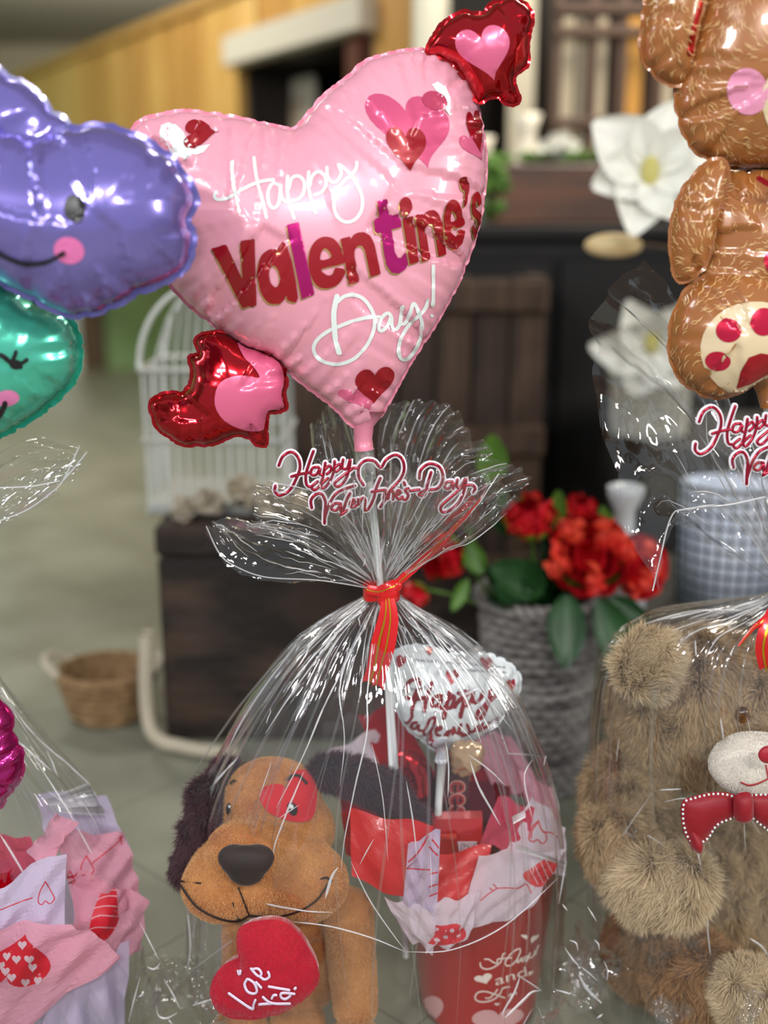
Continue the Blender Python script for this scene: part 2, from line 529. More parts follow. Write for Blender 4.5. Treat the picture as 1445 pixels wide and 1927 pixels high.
FONTC = {}
def glyph(txt, bold=0.0, shear=0.0):
    """outline loops of a piece of text in the built-in font, fitted to a unit box"""
    k = (txt, bold, shear)
    if k in FONTC: return FONTC[k]
    cu = bpy.data.curves.new('t', 'FONT'); cu.body = txt; cu.offset = bold; cu.shear = shear; cu.resolution_u = 5
    o = bpy.data.objects.new('t', cu); COL.objects.link(o)
    dg = bpy.context.evaluated_depsgraph_get(); dg.update()
    me = bpy.data.meshes.new_from_object(o.evaluated_get(dg))
    cnt = {}
    key = {}; rep = []
    for i, v in enumerate(me.vertices):
        q = (round(v.co.x, 5), round(v.co.y, 5)); rep.append(key.setdefault(q, i))
    for p in me.polygons:
        vs = [rep[i] for i in p.vertices]
        for x, y in zip(vs, vs[1:] + vs[:1]):
            if x != y: cnt[frozenset((x, y))] = cnt.get(frozenset((x, y)), 0) + 1
    adj = {}
    for e, c_ in cnt.items():
        if c_ == 1:
            x, y = tuple(e); adj.setdefault(x, []).append(y); adj.setdefault(y, []).append(x)
    V = np.array([(v.co.x, v.co.y) for v in me.vertices])
    loops = []; seen = set()
    for st in list(adj):
        if st in seen: continue
        lp = [st]; seen.add(st); x = st
        while True:
            nx = [y for y in adj[x] if y not in seen]
            if not nx: break
            x = nx[0]; seen.add(x); lp.append(x)
        if len(lp) > 2: loops.append(V[lp])
    bpy.data.objects.remove(o); bpy.data.curves.remove(cu); bpy.data.meshes.remove(me)
    A = np.concatenate(loops); lo, hi = A.min(0), A.max(0)
    asp = (hi[0] - lo[0]) / max(hi[1] - lo[1], 1e-6)
    FONTC[k] = ([(l - lo) / (hi - lo) for l in loops], asp)
    return FONTC[k]
def text_decal(sf, txt, quad, eps=0.0006, step=5.0, bold=0.0):
    """quad = TL, TR, BR, BL in pixels"""
    TL, TR, BR, BL = [np.array(q, float) for q in quad]
    loops, _ = glyph(txt, bold)
    out = []
    for l in loops:
        u, v = l[:, :1], l[:, 1:]
        out.append((BL * (1 - u) + BR * u) * (1 - v) + (TL * (1 - u) + TR * u) * v)
    c = (TL + TR + BR + BL) / 4
    V, F = fill2d(out, step)
    W = np.array([(lambda h: h[0] + h[1] * eps)(sf.hit(x, y, c)) for x, y in V])
    return W, F
# ---------------------------------------------------------------- foil balloons
def inflate(out_px, Y, yaw=0.0, tilt=0.0, T=0.05, wl=0.013, wa=0.0016, sp=0.0032, seed=1, flange=0.004, sc=0.0022, back=0.8, wlen=0.02, n=7):
    rs = np.random.RandomState(seed)
    op = np.array(out_px, float); c = op.mean(0)
    pl = Plane(c[0], c[1], Y, yaw, tilt)
    o2 = cat_rom(np.array([pl.uv(x, y) for x, y in op]), n, closed=True)
    o2 = resample(o2, sp * 0.8, closed=True)
    area2 = np.sum(o2[:, 0] * np.roll(o2[:, 1], -1) - np.roll(o2[:, 0], -1) * o2[:, 1])
    if area2 < 0: o2 = o2[::-1]
    tg = np.roll(o2, -1, 0) - np.roll(o2, 1, 0); tg /= np.linalg.norm(tg, axis=1)[:, None]
    inw = np.stack([-tg[:, 1], tg[:, 0]], 1)
    m = len(o2); s = np.arange(m) * sp * 0.8; Ltot = m * sp * 0.8
    k = max(int(Ltot / wl), 6)
    j = np.zeros(m)
    for q in (1, 2, 3, 5): j += rs.normal() * np.sin(2 * PI * q * s / Ltot + rs.rand() * 6) * 0.9
    phi = PI * k * s / Ltot + j
    cell = np.floor(phi / PI + 0.5).astype(int)
    rnd = rs.rand(cell.max() - cell.min() + 3)
    strength = 0.25 + 1.2 * rnd[(cell - cell.min())] ** 2
    aa = np.unwrap(np.arctan2(tg[:, 1], tg[:, 0])); q_ = max(3, int(.02 / (sp * .8)))
    turn = -(np.roll(aa, -q_) - np.roll(aa, q_)); turn = (turn + PI) % (2 * PI) - PI
    conc = np.clip(turn, 0, 1.2); kr = np.ones(2 * q_ + 1) / (2 * q_ + 1); conc = np.convolve(np.r_[conc[-q_:], conc, conc[:q_]], kr, 'valid')
    strength = strength * (1 + 1.0 * conc)
    wv = (1 - np.abs(np.sin(phi))) ** 2 * strength
    ob = o2 + inw * (sc * wv)[:, None]
    V2, F = fill2d([ob], sp)
    # membrane height
    lo, hi = ob.min(0) - sp * 2, ob.max(0) + sp * 2
    h = max(hi - lo) / 130.0
    nx, ny = int((hi[0] - lo[0]) / h) + 2, int((hi[1] - lo[1]) / h) + 2
    gx, gy = np.meshgrid(lo[0] + np.arange(nx) * h, lo[1] + np.arange(ny) * h, indexing='ij')
    msk = inside(np.stack([gx.ravel(), gy.ravel()], 1), [ob]).reshape(nx, ny)
    msk[0] = msk[-1] = False; msk[:, 0] = msk[:, -1] = False
    U = np.zeros((nx, ny)); par = (np.add.outer(np.arange(nx), np.arange(ny)) % 2).astype(bool)
    for it in range(260):
        for cc in (par, ~par):
            nb = np.roll(U, 1, 0) + np.roll(U, -1, 0) + np.roll(U, 1, 1) + np.roll(U, -1, 1)
            upd = U + 1.9 * ((nb + h * h) / 4 - U)
            U = np.where(msk & cc, upd, U)
    U = np.maximum(U, 0); U /= U.max()
    fx = (V2[:, 0] - lo[0]) / h; fy = (V2[:, 1] - lo[1]) / h
    ix = fx.astype(int).clip(0, nx - 2); iy = fy.astype(int).clip(0, ny - 2); ax = fx - ix; ay = fy - iy
    u = (U[ix, iy] * (1 - ax) * (1 - ay) + U[ix + 1, iy] * ax * (1 - ay) + U[ix, iy + 1] * (1 - ax) * ay + U[ix + 1, iy + 1] * ax * ay)
    D = np.empty(len(V2)); I = np.empty(len(V2), int)
    for a in range(0, len(V2), 2000):
        dd = ((V2[a:a + 2000, None] - ob[None]) ** 2).sum(-1); I[a:a + 2000] = dd.argmin(1); D[a:a + 2000] = np.sqrt(dd.min(1))
    bd = D < sp * 0.05
    hgt = np.sqrt(np.clip(u, 0, 1)); hgt[bd] = 0
    wl_i = wlen * (0.35 + 1.9 * rnd[(cell - cell.min())] ** 2)[I] * (1 + 1.6 * conc[I])
    env = (1 - np.exp(-D / (sp * 1.2))) * np.exp(-(D / wl_i) ** 1.5)
    hz = T * hgt - wa * wv[I] * env * 1.6 + wa * 0.35 * np.sin(phi[I] * 2) * env * 0.5
    hz = np.maximum(hz, 0)
    front = pl.pt(V2, hz); bk = pl.pt(V2, -hz * back)
    nV = len(V2)
    # crimped seam outside the outline
    fl_out = ob - inw * flange * (0.7 + 0.3 * rs.rand(m))[:, None]
    wavy = 0.0007 * np.sin(phi * 2 + 1) + 0.0003 * rs.normal(size=m)
    f0 = pl.pt(ob + inw * 0.0005, np.zeros(m)); f1 = pl.pt(fl_out, wavy)
    FV = np.concatenate([f0, f1]); ii = np.arange(m); jj = (ii + 1) % m
    FF = np.stack([ii, jj, jj + m, ii + m], 1)
    cn = np.cross(front[F[0][1]] - front[F[0][0]], front[F[0][2]] - front[F[0][0]])
    Ff = F if cn.dot(pl.N) > 0 else F[:, ::-1]
    return dict(front=(front, Ff), back=(bk, Ff[:, ::-1]), flange=(FV, FF), surf=Surf(front, Ff), pl=pl)
def balloon_obj(name, b, m, parent, mflange=None, **k):
    ms = [m, mflange or m]
    return mk(name, [(b['front'][0], b['front'][1], 0), (b['back'][0], b['back'][1], 0), (b['flange'][0], b['flange'][1], 1)], ms, parent, **k)

# ---------------------------------------------------------------- fur
def fur(V, F, n, length, width=0.0006, lay=0.5, comb=(0, 0, -1), clump=0.6, cf=30.0, seed=0, jitter=0.35, minfacing=None, lenfn=None):
    rs = np.random.RandomState(seed); V = np.asarray(V)
    T3 = []
    for f in F:
        T3.append((f[0], f[1], f[2]))
        if len(f) == 4: T3.append((f[0], f[2], f[3]))
    T3 = np.array(T3); A, B, C = V[T3[:, 0]], V[T3[:, 1]], V[T3[:, 2]]
    cr = np.cross(B - A, C - A); ar = np.linalg.norm(cr, axis=1); nr = cr / (ar[:, None] + 1e-12)
    cen = (A + B + C) / 3
    w = ar.copy()
    vd = CAM - cen; vd /= np.linalg.norm(vd, axis=1)[:, None]
    w[(nr * vd).sum(1) < -0.35] *= 0.15          # far fewer hairs on the side no visitor sees
    w /= w.sum()
    idx = rs.choice(len(T3), n, p=w)
    r1, r2 = rs.rand(n), rs.rand(n); fl = r1 + r2 > 1; r1[fl] = 1 - r1[fl]; r2[fl] = 1 - r2[fl]
    p = A[idx] + (B[idx] - A[idx]) * r1[:, None] + (C[idx] - A[idx]) * r2[:, None]
    nn = nr[idx]
    cb = np.asarray(comb, float) if not callable(comb) else comb(p)
    cb = cb * np.ones((n, 3)); cb = cb - nn * (cb * nn).sum(1)[:, None]
    cl = np.stack([noise3(p, cf, seed + 11 + k) for k in range(3)], 1); cl -= nn * (cl * nn).sum(1)[:, None]
    d = nn * (1 - lay) + cb * lay + cl * clump + rs.normal(size=(n, 3)) * jitter * 0.4
    d /= np.linalg.norm(d, axis=1)[:, None]
    L = length * (0.6 + 0.6 * rs.rand(n)) * (1 if lenfn is None else lenfn(p))
    side = np.cross(d, rs.normal(size=(n, 3))); side /= np.linalg.norm(side, axis=1)[:, None]
    d2 = d + cb * 0.5 + cl * 0.4 + np.array([0, 0, -0.15]); d2 /= np.linalg.norm(d2, axis=1)[:, None]
    m = p + d * (L * 0.5)[:, None]; t = m + d2 * (L * 0.5)[:, None]
    s = side * width * 0.5
    VV = np.stack([p - s, p + s, m - s * 0.8, m + s * 0.8, t], 1).reshape(-1, 3)
    k = np.arange(n)[:, None] * 5
    FF = np.concatenate([k + np.array([[0, 1, 3]]), k + np.array([[0, 3, 2]]), k + np.array([[2, 3, 4]])])
    rv = rs.rand(n) * 0.5
    tip = np.stack([rv * .4, rv * .4, 0.4 + rv, 0.4 + rv, 0.7 + rv], 1).ravel()
    return VV, FF, tip

# ---------------------------------------------------------------- cellophane
def tri(x):
    return 2 * np.abs(x / PI - np.floor(x / PI + 0.5)) * 2 - 1
def bag(rows, Y0, depth=0.8, seed=0, nth=520, nv=150, neck_amp=0.22, low_amp=0.02, nf=(9, 19, 37), ycurve=None, hollow=None):
    """pleated bag of film: rows = (py, x_left, x_right) silhouette from the tie downwards"""
    rs = np.random.RandomState(seed)
    R = np.array(rows, float)
    t = np.linspace(0, 1, nv) ** 1.15
    s = np.r_[0, np.cumsum(np.hypot(np.diff(R[:, 0]), np.diff(R[:, 1])))]; s /= s[-1]
    py = np.interp(t, s, R[:, 0]); xl = np.interp(t, s, R[:, 1]); xr = np.interp(t, s, R[:, 2])
    k = 7
    ker = np.ones(k) / k
    sm = lambda a: np.convolve(np.pad(a, (k // 2, k // 2), 'edge'), ker, 'valid')
    py, xl, xr = sm(py), sm(xl), sm(xr)
    th = np.linspace(0, 2 * PI, nth, endpoint=False)
    TH, TT = np.meshgrid(th, t, indexing='xy')
    warp = 0.35 * np.sin(3 * TH + 1.3 + 2 * TT) + 0.22 * np.sin(7 * TH - 2.1 * TT * 3) + 0.15 * np.sin(2 * TH + 5 * TT)
    f = np.zeros_like(TH)
    ph = rs.rand(3) * 6
    f += 0.5 * tri(nf[0] * TH + ph[0] + 2.2 * warp)
    f += 0.33 * tri(nf[1] * TH + ph[1] - 2.8 * warp) * np.clip(1.2 - TT * 1.3, 0.1, 1)
    f += 0.25 * tri(nf[2] * TH + ph[2] + 3.0 * warp) * np.clip(1.1 - TT * 2.2, 0.0, 1)
    pleat = 0.5 + 0.5 * np.sin(2 * TH + 1.0 + 3 * TT)
    amp = low_amp * (0.6 + pleat) + (neck_amp - low_amp) * np.exp(-TT * 5.0)
    # broad tension dents and crumples
    cr = np.zeros_like(TH)
    for q in range(14):
        a, b = rs.randint(2, 9), rs.uniform(1, 7)
        cr += rs.uniform(.4, 1) * tri(a * TH + b * TT * PI + rs.rand() * 6 + 0.8 * np.sin(3 * TH + q)) / 14
    crum = 0.055 * cr * np.clip(TT * 1.8, 0, 1)
    rad = 1 + amp * f + crum
    V = np.zeros((nv, nth, 3)); S = pxm(Y0)
    for i in range(nv):
        cx = (xl[i] + xr[i]) / 2; C = P(cx, py[i], Y0); hw = (xr[i] - xl[i]) / 2 * S * 1.02
        yo = 0 if ycurve is None else ycurve(t[i])
        co, si = np.cos(th), np.sin(th)
        e = 0.85
        cx_ = np.sign(co) * np.abs(co) ** e; sy_ = np.sign(si) * np.abs(si) ** e
        V[i, :, 0] = C[0] + hw * cx_ * rad[i]
        V[i, :, 1] = Y0 + yo - depth * hw * sy_ * rad[i]
        V[i, :, 2] = C[2] + 0.006 * cr[i] * min(1, t[i] * 3)
    V[:, :, 2] = np.maximum(V[:, :, 2], 0.0015)
    uv = np.stack([TH / (2 * PI) * 6, TT * 2], -1).reshape(-1, 2)
    F = grid_faces(nv, nth, cv=True)
    return V.reshape(-1, 3), F, 0, uv
def sheet(e1, e2, nu=70, nv=60, folds=7, amp=0.012, seed=0, curl=0.0, rim=0.0, rn=0.012):
    """free sheet of film fanning out between two edges given as (px, py, Y) points"""
    rs = np.random.RandomState(seed)
    def ed(e):
        a = np.array([P(*q) for q in e]); c = cat_rom(a, 10)
        d = np.r_[0, np.cumsum(np.linalg.norm(np.diff(c, axis=0), axis=1))]; s = np.linspace(0, d[-1], nu)
        return np.stack([np.interp(s, d, c[:, k]) for k in range(3)], 1)
    A, B = ed(e1), ed(e2)
    U, W = np.meshgrid(np.linspace(0, 1, nu), np.linspace(0, 1, nv), indexing='ij')
    V = A[:, None] * (1 - W[..., None]) + B[:, None] * W[..., None]
    ax = V[-1].mean(0) - V[0].mean(0); cr = V[-1, -1] - V[-1, 0]; nrm = np.cross(ax, cr); nrm /= np.linalg.norm(nrm) + 1e-9
    if nrm[1] > 0: nrm = -nrm
    g = np.zeros_like(U)
    for q in range(3):
        kk = folds * (1 + 0.7 * q); g += tri(kk * PI * W + rs.rand() * 6 + 1.1 * np.sin(2.3 * W * PI + U * rs.uniform(.5, 2))) / (1 + q)
    crm = np.zeros_like(U)
    for q in range(10):
        a, b = rs.uniform(-9, 9), rs.uniform(2, 12)
        crm += tri(a * W * PI + b * U * PI + rs.rand() * 6 + np.sin(5 * W + q)) / 10
    dsp = amp * (g * (0.25 + 0.75 * U) * np.sin(np.clip(U * 1.4, 0, 1) * PI / 2) + 0.9 * crm * U) + curl * np.sin(W * PI) * U
    V = V + dsp[..., None] * nrm
    dirn = ax / (np.linalg.norm(ax) + 1e-9)
    rr = (rim * np.sin(W * PI) + rn * (np.sin(W * PI * 2.5 + rs.rand() * 6) * 0.7 + tri(W * PI * 7 + 1) * 0.4)) * U ** 3
    V = V + rr[..., None] * dirn
    uv = np.stack([W * 2 + rs.rand() * 5, U * 1.2 + rs.rand() * 5], -1).reshape(-1, 2)
    return V.reshape(-1, 3), grid_faces(nu, nv), 0, uv
def ridge_tubes(V, nu, nv, n, seed, r=(.00022, .0006), u=(.03, .8), ln=(.1, .5), drift=.08, cyc=False, vis=True):
    # fine whitish ridges painted as glints along the folds of an nu x nv grid
    rs = np.random.RandomState(seed); G = np.asarray(V).reshape(nu, nv, 3); out = []
    while len(out) < n:
        w0 = rs.rand() * (nv - 1); u0 = (u[0] + (u[1] - u[0]) * rs.rand() ** 1.6) * (nu - 1); L = rs.uniform(*ln) * (nu - 1) * (1 - .4 * rs.rand())
        k = 9; uu = np.clip(u0 + np.linspace(0, L, k), 0, nu - 1.01); ww = w0 + np.linspace(0, 1, k) * rs.normal() * drift * nv
        ww = ww % nv if cyc else np.clip(ww, 0, nv - 1.01)
        i = uu.astype(int); j = ww.astype(int); f = (uu - i)[:, None]; g = (ww - j)[:, None]; j1 = (j + 1) % nv
        p = (G[i, j] * (1 - g) + G[i, j1] * g) * (1 - f) + (G[i + 1, j] * (1 - g) + G[i + 1, j1] * g) * f
        if vis and cyc and p[0, 1] > G[..., 1].mean(): continue
        d = CAM - p; p = p + d / np.linalg.norm(d, axis=1)[:, None] * .0005
        out.append(tube(p, rs.uniform(*r) * np.sin(np.linspace(.25, PI - .1, k)), 5))
    return join(*out)
def crumple_tuft(c, size, n, seed, Y=None):
    rs = np.random.RandomState(seed); out = []
    for q in range(n):
        o = np.array(c) + rs.normal(size=3) * size * np.array([.55, .4, .35])
        o[2] = max(o[2], 0.006)
        a = rs.normal(size=3); a /= np.linalg.norm(a); b = np.cross(a, rs.normal(size=3)); b /= np.linalg.norm(b)
        nn = np.cross(a, b); k = 6
        U, W = np.meshgrid(np.linspace(-1, 1, k), np.linspace(-1, 1, k), indexing='ij')
        r = size * rs.uniform(.35, .8)
        z = sum(tri(rs.uniform(-3, 3) * U * PI + rs.uniform(-3, 3) * W * PI + rs.rand() * 6) for _ in range(4)) / 4
        V = o + (U * r)[..., None] * a + (W * r * .7)[..., None] * b + (z * r * .45)[..., None] * nn
        V[..., 2] = np.maximum(V[..., 2], 0.002)
        out.append((V.reshape(-1, 3), grid_faces(k, k), 0, np.stack([U, W], -1).reshape(-1, 2)))
    return out
# ---------------------------------------------------------------- petals and leaves
def petal(base, d, up, L, Wd, cup=0.3, curl=0.3, nu=9, nv=7, tipf=0.0, ruffle=0.0, seed=0, shape=0.6):
    rs = np.random.RandomState(seed)
    d = np.asarray(d, float); d /= np.linalg.norm(d); up = np.asarray(up, float); up = up - d * up.dot(d)
    up /= np.linalg.norm(up) + 1e-9; s = np.cross(d, up)
    U, W = np.meshgrid(np.linspace(0, 1, nu), np.linspace(-1, 1, nv), indexing='ij')
    wd = Wd * (np.sin(np.clip(U, 0.02, 1) ** shape * PI * (0.98 if tipf == 0 else 1 - tipf)) ** 0.7)
    wd = np.maximum(wd, Wd * 0.06)
    ang = curl * U
    fx = L * (np.sin(ang + 1e-6) / (curl + 1e-6) if abs(curl) > 1e-3 else U)
    fz = L * ((1 - np.cos(ang)) / (curl + 1e-6) if abs(curl) > 1e-3 else 0 * U)
    z = fz + cup * wd * W ** 2 + ruffle * np.sin(W * 6 + U * 7 + rs.rand() * 6) * U * U
    V = np.asarray(base) + fx[..., None] * d + z[..., None] * up + (wd * W * 0.5 * 2 * .5)[..., None] * s
    return V.reshape(-1, 3), grid_faces(nu, nv)
# ================================================================ THE SETTING
def floor_mat():
    m, nt, N, L, b = newmat('floor_tiles')
    b.inputs['Roughness'].default_value = 0.42
    tc = N.new('ShaderNodeTexCoord')
    mp = N.new('ShaderNodeMapping'); mp.inputs['Rotation'].default_value = (0, 0, 0.72); mp.inputs['Location'].default_value = (0.05, 0.02, 0)
    L.new(tc.outputs['Object'], mp.inputs[0])
    nz = N.new('ShaderNodeTexNoise'); nz.inputs['Scale'].default_value = 5.0; nz.inputs['Detail'].default_value = 8
    L.new(mp.outputs[0], nz.inputs['Vector'])
    cr = N.new('ShaderNodeValToRGB')
    cr.color_ramp.elements[0].position = 0.3; cr.color_ramp.elements[1].position = 0.7
    cr.color_ramp.elements[0].color = lin((122, 122, 104)); cr.color_ramp.elements[1].color = lin((150, 150, 134))
    L.new(nz.outputs['Fac'], cr.inputs['Fac'])
    br = N.new('ShaderNodeTexBrick'); br.offset = 0.0; br.inputs['Scale'].default_value = 1.0
    br.inputs['Brick Width'].default_value = 0.30; br.inputs['Row Height'].default_value = 0.30
    br.inputs['Mortar Size'].default_value = 0.0011; br.inputs['Mortar Smooth'].default_value = 0.3
    br.inputs['Mortar'].default_value = lin((84, 82, 70))
    L.new(mp.outputs[0], br.inputs['Vector'])
    L.new(cr.outputs[0], br.inputs['Color1']); L.new(cr.outputs[0], br.inputs['Color2'])
    L.new(br.outputs['Color'], b.inputs['Base Color'])
    return m
def struct(name, vf, m, **k):
    return mk(name, [(vf[0], vf[1])], m, smooth=False, kind='structure', **k)
V = np.array([[-6, -1.2, 0], [6, -1.2, 0], [6, 12, 0], [-6, 12, 0]], float)
struct('floor', (V, [[0, 1, 2, 3]]), floor_mat())
struct('ceiling', box((-6, 1.0, 2.55), (6, 12, 2.63)), mat('ceiling_paint', (168, 160, 148), 0.8))
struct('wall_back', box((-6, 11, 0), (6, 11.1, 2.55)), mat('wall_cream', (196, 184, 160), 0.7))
M_green = mat('wall_green', (140, 172, 112), 0.7, c2=(150, 180, 122), vs=3)
struct('wall_left', box((-3.75, 2.5, 0), (-3.65, 11, 2.55)), M_green)
struct('wall_far_left', box((-1.72, 6.85, 0), (1.6, 6.95, 1.25)), M_green)
struct('wall_grey', box((-3.65, 8.4, 0), (-1.8, 8.5, 1.5)), mat('wall_bluegrey', (150, 158, 156), 0.7))
struct('wall_post', box((-1.86, 6.78, 0), (-1.72, 6.98, 1.25)), mat('post_brown', (88, 66, 44), 0.6))
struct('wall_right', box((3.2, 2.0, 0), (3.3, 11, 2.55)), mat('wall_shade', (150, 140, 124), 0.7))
# plank cladding of the overhanging room front, running away to the left
A2 = np.array([-2.13, 6.75]); D2 = np.array([0.5645, -0.8256]); N2 = np.array([-0.8256, -0.5645])
def wallbox(s0, s1, z0, z1, t0, t1, bev=0.0):
    V, F = box((s0, t0, z0), (s1, t1, z1), bev)
    W = np.array([[*(A2 + D2 * v[0] + N2 * v[1]), v[2]] for v in V])
    return W, [list(f)[::-1] for f in F]
pm = [mat('pine_plank_%s' % k, a, 0.45, c2=b_, vs=6, vstretch=(8, 8, 0.6)) for k, a, b_ in
      (('honey', (205, 162, 92), (186, 140, 72)), ('amber', (190, 143, 76), (172, 124, 62)), ('pale', (216, 178, 112), (196, 152, 86)))]
rs = np.random.RandomState(3)
ch = []
s = 0.0
while s < 3.93:
    w = rs.choice([0.11, 0.14, 0.17]); e = min(s + w, 3.93)
    k = rs.randint(3); t = rs.uniform(0, 0.012)
    z0 = 0.72
    if s < 3.57 and e > 2.83: z0 = 1.42
    V, F = wallbox(s + 0.003, e - 0.003, z0, 1.66, -0.03, 0.0 + t); ch.append((V, F, int(k)))
    s = e
mk('wall_planks', ch, pm, smooth=False, kind='structure')
struct('trim_1', wallbox(-0.02, 3.95, 1.66, 1.70, -0.05, 0.03), mat('pine_cap', (176, 134, 74), 0.5))
struct('trim_2', wallbox(2.80, 3.74, 1.41, 1.515, 0.0, 0.07, 0.006), mat('white_paint', (196, 188, 172), 0.5))
struct('doorway_shade', join(wallbox(2.0, 4.6, 0.2, 2.0, -0.62, -0.58), wallbox(2.79, 3.61, 1.42, 1.46, -0.6, -0.03), wallbox(2.79, 2.83, 0.2, 1.42, -0.6, -0.03), wallbox(3.57, 3.61, 0.2, 1.42, -0.6, -0.03)),
       mat('opening_shade', (30, 22, 18), 0.6))  # shade inside the doorway put into the dark colour of this recess box
struct('trim_3', wallbox(3.60, 3.68, 0.7, 1.45, -0.01, 0.03), mat('red_brown_paint', (84, 36, 24), 0.5))
mk('picture_frame', [wallbox(2.47, 2.98, 0.90, 1.39, -0.24, -0.21, 0.008) + (0,), wallbox(2.55, 2.90, 0.98, 1.31, -0.21, -0.205) + (1,)],
   [mat('frame_cream', (206, 196, 178), 0.6), mat('frame_print', (186, 172, 150), 0.7, c2=(150, 120, 96), vs=5)], smooth=False,
   label='white framed picture hanging in the dark doorway of the plank wall', cat='picture')
struct('column', lathe([(0.052, 0), (0.052, 2.55)], (0.135, 3.40, 0.0), 24), mat('column_cream', (232, 226, 204), 0.5))
struct('wall_navy', box((0.20, 4.3, 0), (3.2, 4.4, 2.55)), mat('wall_navy_paint', (44, 46, 58), 0.7, c2=(60, 56, 56), vs=3))

# ================================================================ BACKGROUND FURNITURE
M_blk = mat('black_wood', (14, 12, 12), 0.6, c2=(22, 19, 18), vs=8, spec=.3)
def pbox(px0, px1, py0, py1, Y, dep, bev=0.004, zmin=None):
    """box whose front face covers the given part of the view at depth Y"""
    a = P(px0, py0, Y); b_ = P(px1, py1, Y)
    z0 = b_[2] if zmin is None else zmin
    return box((a[0], Y, z0), (b_[0], Y + dep, a[2]), bev)
c = thing('black_cabinet', (0.55, 2.85, 0), 'long black cabinet carrying the brown planter box and the wooden lattice rack', 'cabinet')
mk('body', [box((-0.1, 2.62, 0.0), (1.35, 3.2, 0.78), 0.006)], M_blk, c, smooth=False)
mk('worktop', [box((-0.12, 2.59, 0.78), (1.37, 3.22, 0.815), 0.006)], M_blk, c, smooth=False)
for i in range(3):
    x0 = -0.06 + i * 0.47
    d = mk('door', [box((x0, 2.60, 0.06), (x0 + 0.45, 2.622, 0.74), 0.004)], M_blk, c, smooth=False)
    mk('knob', [sphere((x0 + 0.41, 2.592, 0.45), 0.012)], mat('brass_dull', (120, 90, 40), 0.4, 0.8), d)

# brown planter box with moss
M_wal = mat('walnut_box', (104, 58, 24), 0.45, c2=(66, 36, 16), vs=4, vstretch=(1, 6, 8))
c = thing('planter_box', (0.5, 2.75, 0.815), 'brown wooden planter box fringed with green moss on the black cabinet', 'planter')
a = P(935, 308, 2.66); b_ = P(1150, 415, 2.66)
mk('box', [box((a[0], 2.66, 0.816), (b_[0] + 0.05, 2.86, a[2]), 0.006)], M_wal, c, smooth=False)
rs = np.random.RandomState(5); ch = []
for i in range(70):
    t = rs.rand()
    if t < 0.45: q = P(908 + rs.rand() * 42, 300 + rs.rand() * 110, 2.64 + rs.rand() * .1)
    else: q = P(930 + rs.rand() * 200, 290 + rs.rand() * 22, 2.68 + rs.rand() * .15)
    ch.append(sphere(q, rs.uniform(0.008, 0.02), 8, 6))
mk('moss', [join(*[(v, [list(f) for f in ff]) for v, ff in ch])], mat('moss_green', (96, 132, 52), 0.9, c2=(60, 92, 36), vs=40), c, kind='stuff')

# wooden lattice rack on the cabinet
c = thing('wooden_rack', (0.75, 3.1, 0.815), 'brown wooden slatted rack with cream panels on the black cabinet', 'rack')
M_rk = [mat('rack_brown', (86, 62, 46), 0.6), mat('rack_cream', (206, 190, 160), 0.6), mat('rack_amber', (212, 152, 62), 0.6)]
def rx(px, Y=3.0): return P(px, 300, Y)[0]
def rz(py, Y=3.0): return P(1100, py, Y)[2]
for px in (1040, 1105, 1160, 1228, 1300):
    mk('upright', [box((rx(px) - .012, 2.98, 0.816), (rx(px) + .012, 3.02, 1.72), .003)], M_rk[0], c, smooth=False)
for py in (18, 62, 232, 292):
    mk('rail', [box((rx(1034), 2.97, rz(py) - .012), (rx(1310), 2.985, rz(py) + .012), .003)], M_rk[0], c, smooth=False)
for (p0, p1, k) in ((1052, 1076, 1), (1082, 1096, 1), (1116, 1136, 1), (1142, 1152, 0), (1172, 1204, 2), (1210, 1220, 0), (1240, 1262, 1), (1270, 1290, 0)):
    mk('slat', [box((rx(p0), 3.02, rz(286)), (rx(p1), 3.035, rz(30)), .002)], M_rk[k], c, smooth=False, label=('amber slat' if k == 2 else None))
mk('roof_board', [box((rx(1030), 2.95, 1.72), (rx(1310), 3.12, 1.74), .003)], M_rk[0], c, smooth=False)
# cream vases beside it
M_cv = mat('cream_ceramic', (226, 216, 196), 0.4)
for i, (px, sc_, lab) in enumerate(((905, 1.0, 'cream ceramic vase behind the right lobe of the heart balloon, leftmost of two'), (985, 1.25, 'taller cream ceramic vase left of the slatted rack'))):
    q = P(px, 300, 3.0)
    prof = [(0.0, 0), (0.035, 0), (0.05, .05), (0.048, .10), (0.022, .15), (0.02, .19), (0.03, .22), (0.026, .22), (0.016, .19)]
    mk('ceramic_vase', [lathe([(r * sc_, z * sc_) for r, z in prof], (q[0], 2.95, 0.816), 24)], M_cv, label=lab, cat='vase', group='cream vases on the cabinet')
struct('trim_4', box((P(962, 0, 3.9)[0], 3.9, 0), (P(1010, 0, 3.9)[0], 3.95, 2.5)), mat('trim_cream', (206, 196, 172), 0.6))

# weathered crate standing on the floor in front of the cabinet
c = thing('wooden_crate', (0.12, 2.4, 0), 'tall weathered brown wooden crate standing behind the heart balloon', 'crate')
M_cr = [mat('barn_board_a', (84, 62, 46), 0.8, c2=(52, 38, 28), vs=5, vstretch=(9, 9, 1)), mat('barn_board_b', (66, 48, 36), 0.8, c2=(42, 30, 22), vs=5, vstretch=(9, 9, 1))]
xs = np.linspace(P(540, 600, 2.3)[0], P(1030, 600, 2.3)[0], 8); zt = P(800, 520, 2.3)[2]
for i in range(7):
    mk('board', [box((xs[i] + .002, 2.30, 0.0), (xs[i + 1] - .003, 2.325, zt - 0.004 * (i % 2)), .003)], M_cr[i % 2], c, smooth=False)
for z in (0.06, 0.34, zt - 0.07):
    mk('cross_board', [box((xs[0], 2.275, z), (xs[-1], 2.298, z + 0.06), .003)], M_cr[0], c, smooth=False)
